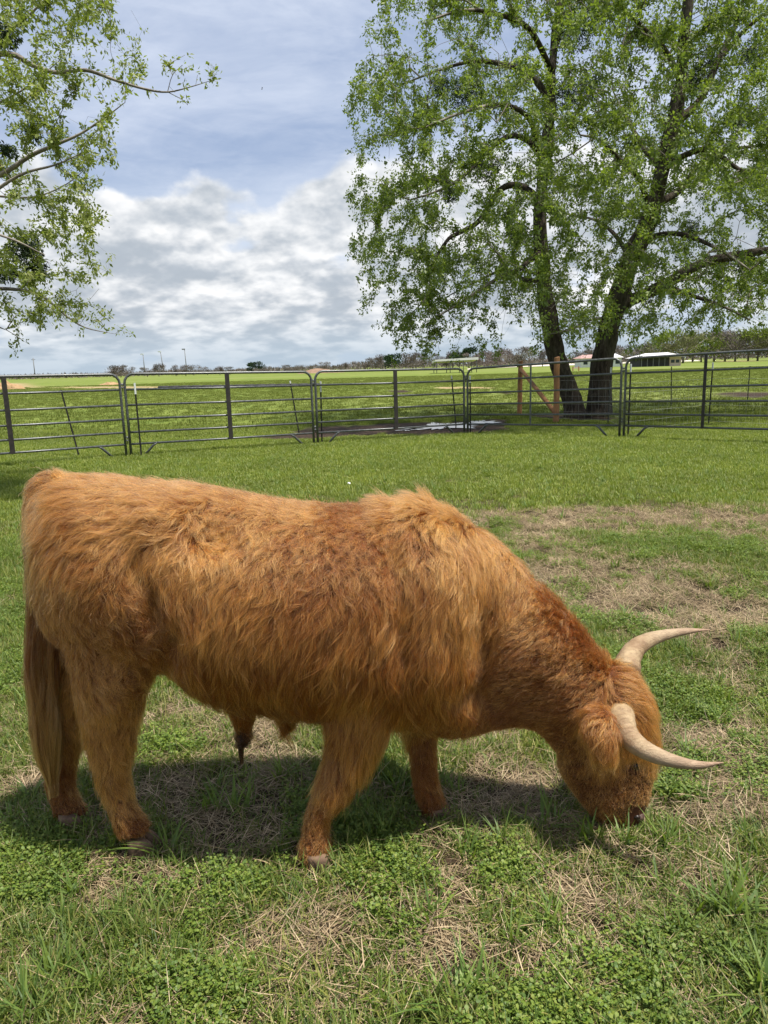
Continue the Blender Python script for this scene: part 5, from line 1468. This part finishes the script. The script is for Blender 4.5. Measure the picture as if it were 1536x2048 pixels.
# horns
m_horn, t = new_mat('horn')
tcn = t.node('ShaderNodeTexCoord').outputs['Object']
at_ = t.node('ShaderNodeAttribute', attribute_name='along').outputs['Fac']
n_a = t.noise(t.vmath('MULTIPLY', tcn, (.35, 1, 1)), 70, 6, 0.75, 1.5)
n_b = t.noise(tcn, 14, 5, 0.6)
hc_ = t.mix(t.smooth(n_b, 0.35, 0.65), (0.25, 0.155, 0.08, 1), (0.41, 0.295, 0.165, 1))
hc_ = t.mix(t.smooth(n_a, 0.50, 0.70, 0, .75), hc_, (0.13, 0.075, 0.04, 1))
hc_ = t.mix(t.smooth(at_, 0.68, 1.0, 0, .9), hc_, (0.30, 0.16, 0.09, 1))
hc_ = t.mix(t.smooth(at_, 0.35, 0.7, 0, .35), hc_, (0.42, 0.32, 0.23, 1))
hb_ = t.node('ShaderNodeBsdfPrincipled', {'Base Color': hc_, 'Roughness': 0.5, 'Specular IOR Level': 0.45})
bn_ = t.node('ShaderNodeBump', {'Strength': 1.0, 'Distance': 0.006, 'Height': n_a}); t.l.new(bn_.outputs[0], hb_.inputs['Normal']); finish(t, hb_.outputs[0])


def horn(pxs, lbl):
    pts = catmull(np.array([P(q[0], q[1], q[2]).reshape(3) for q in pxs]), 8); n_ = len(pts); k = 20
    tt_ = np.linspace(0, 1, n_)
    rad = np.interp(tt_, [0, .12, .35, .6, .85, 1], [.050, .045, .036, .025, .012, .0015])
    rad = rad * (1 + .035 * np.sin(tt_ * 85) * np.interp(tt_, [0, .1, .5], [1, 1, 0]) + .02 * rng.normal(0, 1, n_) * (tt_ < .9))
    V, Fc = tube(pts, rad, k)
    o = mk('horn', V, Fc, m_horn, cow); a = o.data.attributes.new('along', 'FLOAT', 'POINT')
    a.data.foreach_set('value', np.repeat(tt_, k).astype(np.float32)); tag(o, lbl); return o


horn([(1240, 1418, 2.32), (1243, 1438, 2.25), (1256, 1472, 2.19), (1290, 1500, 2.13), (1340, 1520, 2.08), (1395, 1530, 2.05), (1447, 1525, 2.03)], 'pale horn curving forward on the near side')
horn([(1252, 1345, 2.44), (1258, 1318, 2.50), (1276, 1293, 2.56), (1312, 1275, 2.62), (1362, 1264, 2.67), (1420, 1259, 2.70)], 'pale horn on the far side')

# eye, nostril, hooves
def ellip(name, c, rx, ry, rz, mat, n=14):
    th_ = np.linspace(0, math.pi, n // 2 + 1); ph_ = np.arange(n) * 2 * math.pi / n
    V = np.array([[math.sin(a) * math.cos(q), math.sin(a) * math.sin(q), math.cos(a)] for a in th_ for q in ph_]) * [rx, ry, rz] + np.asarray(c)
    Fc = [(i * n + j, (i + 1) * n + j, (i + 1) * n + (j + 1) % n, i * n + (j + 1) % n) for i in range(n // 2) for j in range(n)]
    return mk(name, V, Fc, mat, cow)


m_eye = simple_mat('eye', (0.012, 0.008, 0.006), None, 0.12)
m_nose = simple_mat('nostril_skin', (0.02, 0.012, 0.010), None, 0.35, 40)
m_pad = simple_mat('nose_pad', (0.055, 0.03, 0.024), (0.14, 0.085, 0.065), 0.42, 55, bump=.003)
hit = cow_bvh.ray_cast(Vector(CAM), Vector(norm(ray(1270, 1530)).reshape(3)))[0]
if hit is not None: ellip('eye', np.array(hit) + [0, -.006, 0], .019, .014, .016, m_eye)
hit = cow_bvh.ray_cast(Vector(CAM), Vector(norm(ray(1274, 1634)).reshape(3)))[0]
if hit is not None: ellip('nostril', np.array(hit), .013, .008, .008, m_nose)
ellip('nose_pad', P(1271, 1622, 2.34).reshape(3), .027, .052, .026, m_pad, 20)
m_hoof = simple_mat('hoof_horn', (0.075, 0.045, 0.028), (0.17, 0.105, 0.065), 0.85, 30, bump=0.002)
for (hx, hy, Y, ang) in ((278, 1676, 2.265, -.3), (142, 1642, 2.42, -.2), (634, 1724, 2.165, -.1), (873, 1634, 2.40, -.2)):
    c = P(hx, hy, Y).reshape(3); mb_ = MB()
    for sgn in (-1, 1):
        cx = c + np.array([0.012, sgn * 0.026, 0]); K2 = 12
        rr = []
        for (z, sx, sy, dx) in ((0.055, .030, .020, -.012), (0.04, .040, .024, -.004), (0.015, .050, .027, .006), (-.004, .056, .028, .012)):
            tq = np.arange(K2) * 2 * math.pi / K2
            rr.append(np.stack([cx[0] + dx + sx * np.cos(tq), cx[1] + sy * np.sin(tq), np.full(K2, z)], -1))
        Vv = np.vstack(rr); Ff = [(i * K2 + j, (i + 1) * K2 + j, (i + 1) * K2 + (j + 1) % K2, i * K2 + (j + 1) % K2) for i in range(3) for j in range(K2)] + [tuple(range(K2)), tuple(range(3 * K2 + K2 - 1, 3 * K2 - 1, -1))]
        mb_.add(Vv, Ff)
    mb_.build('hoof', m_hoof, cow)
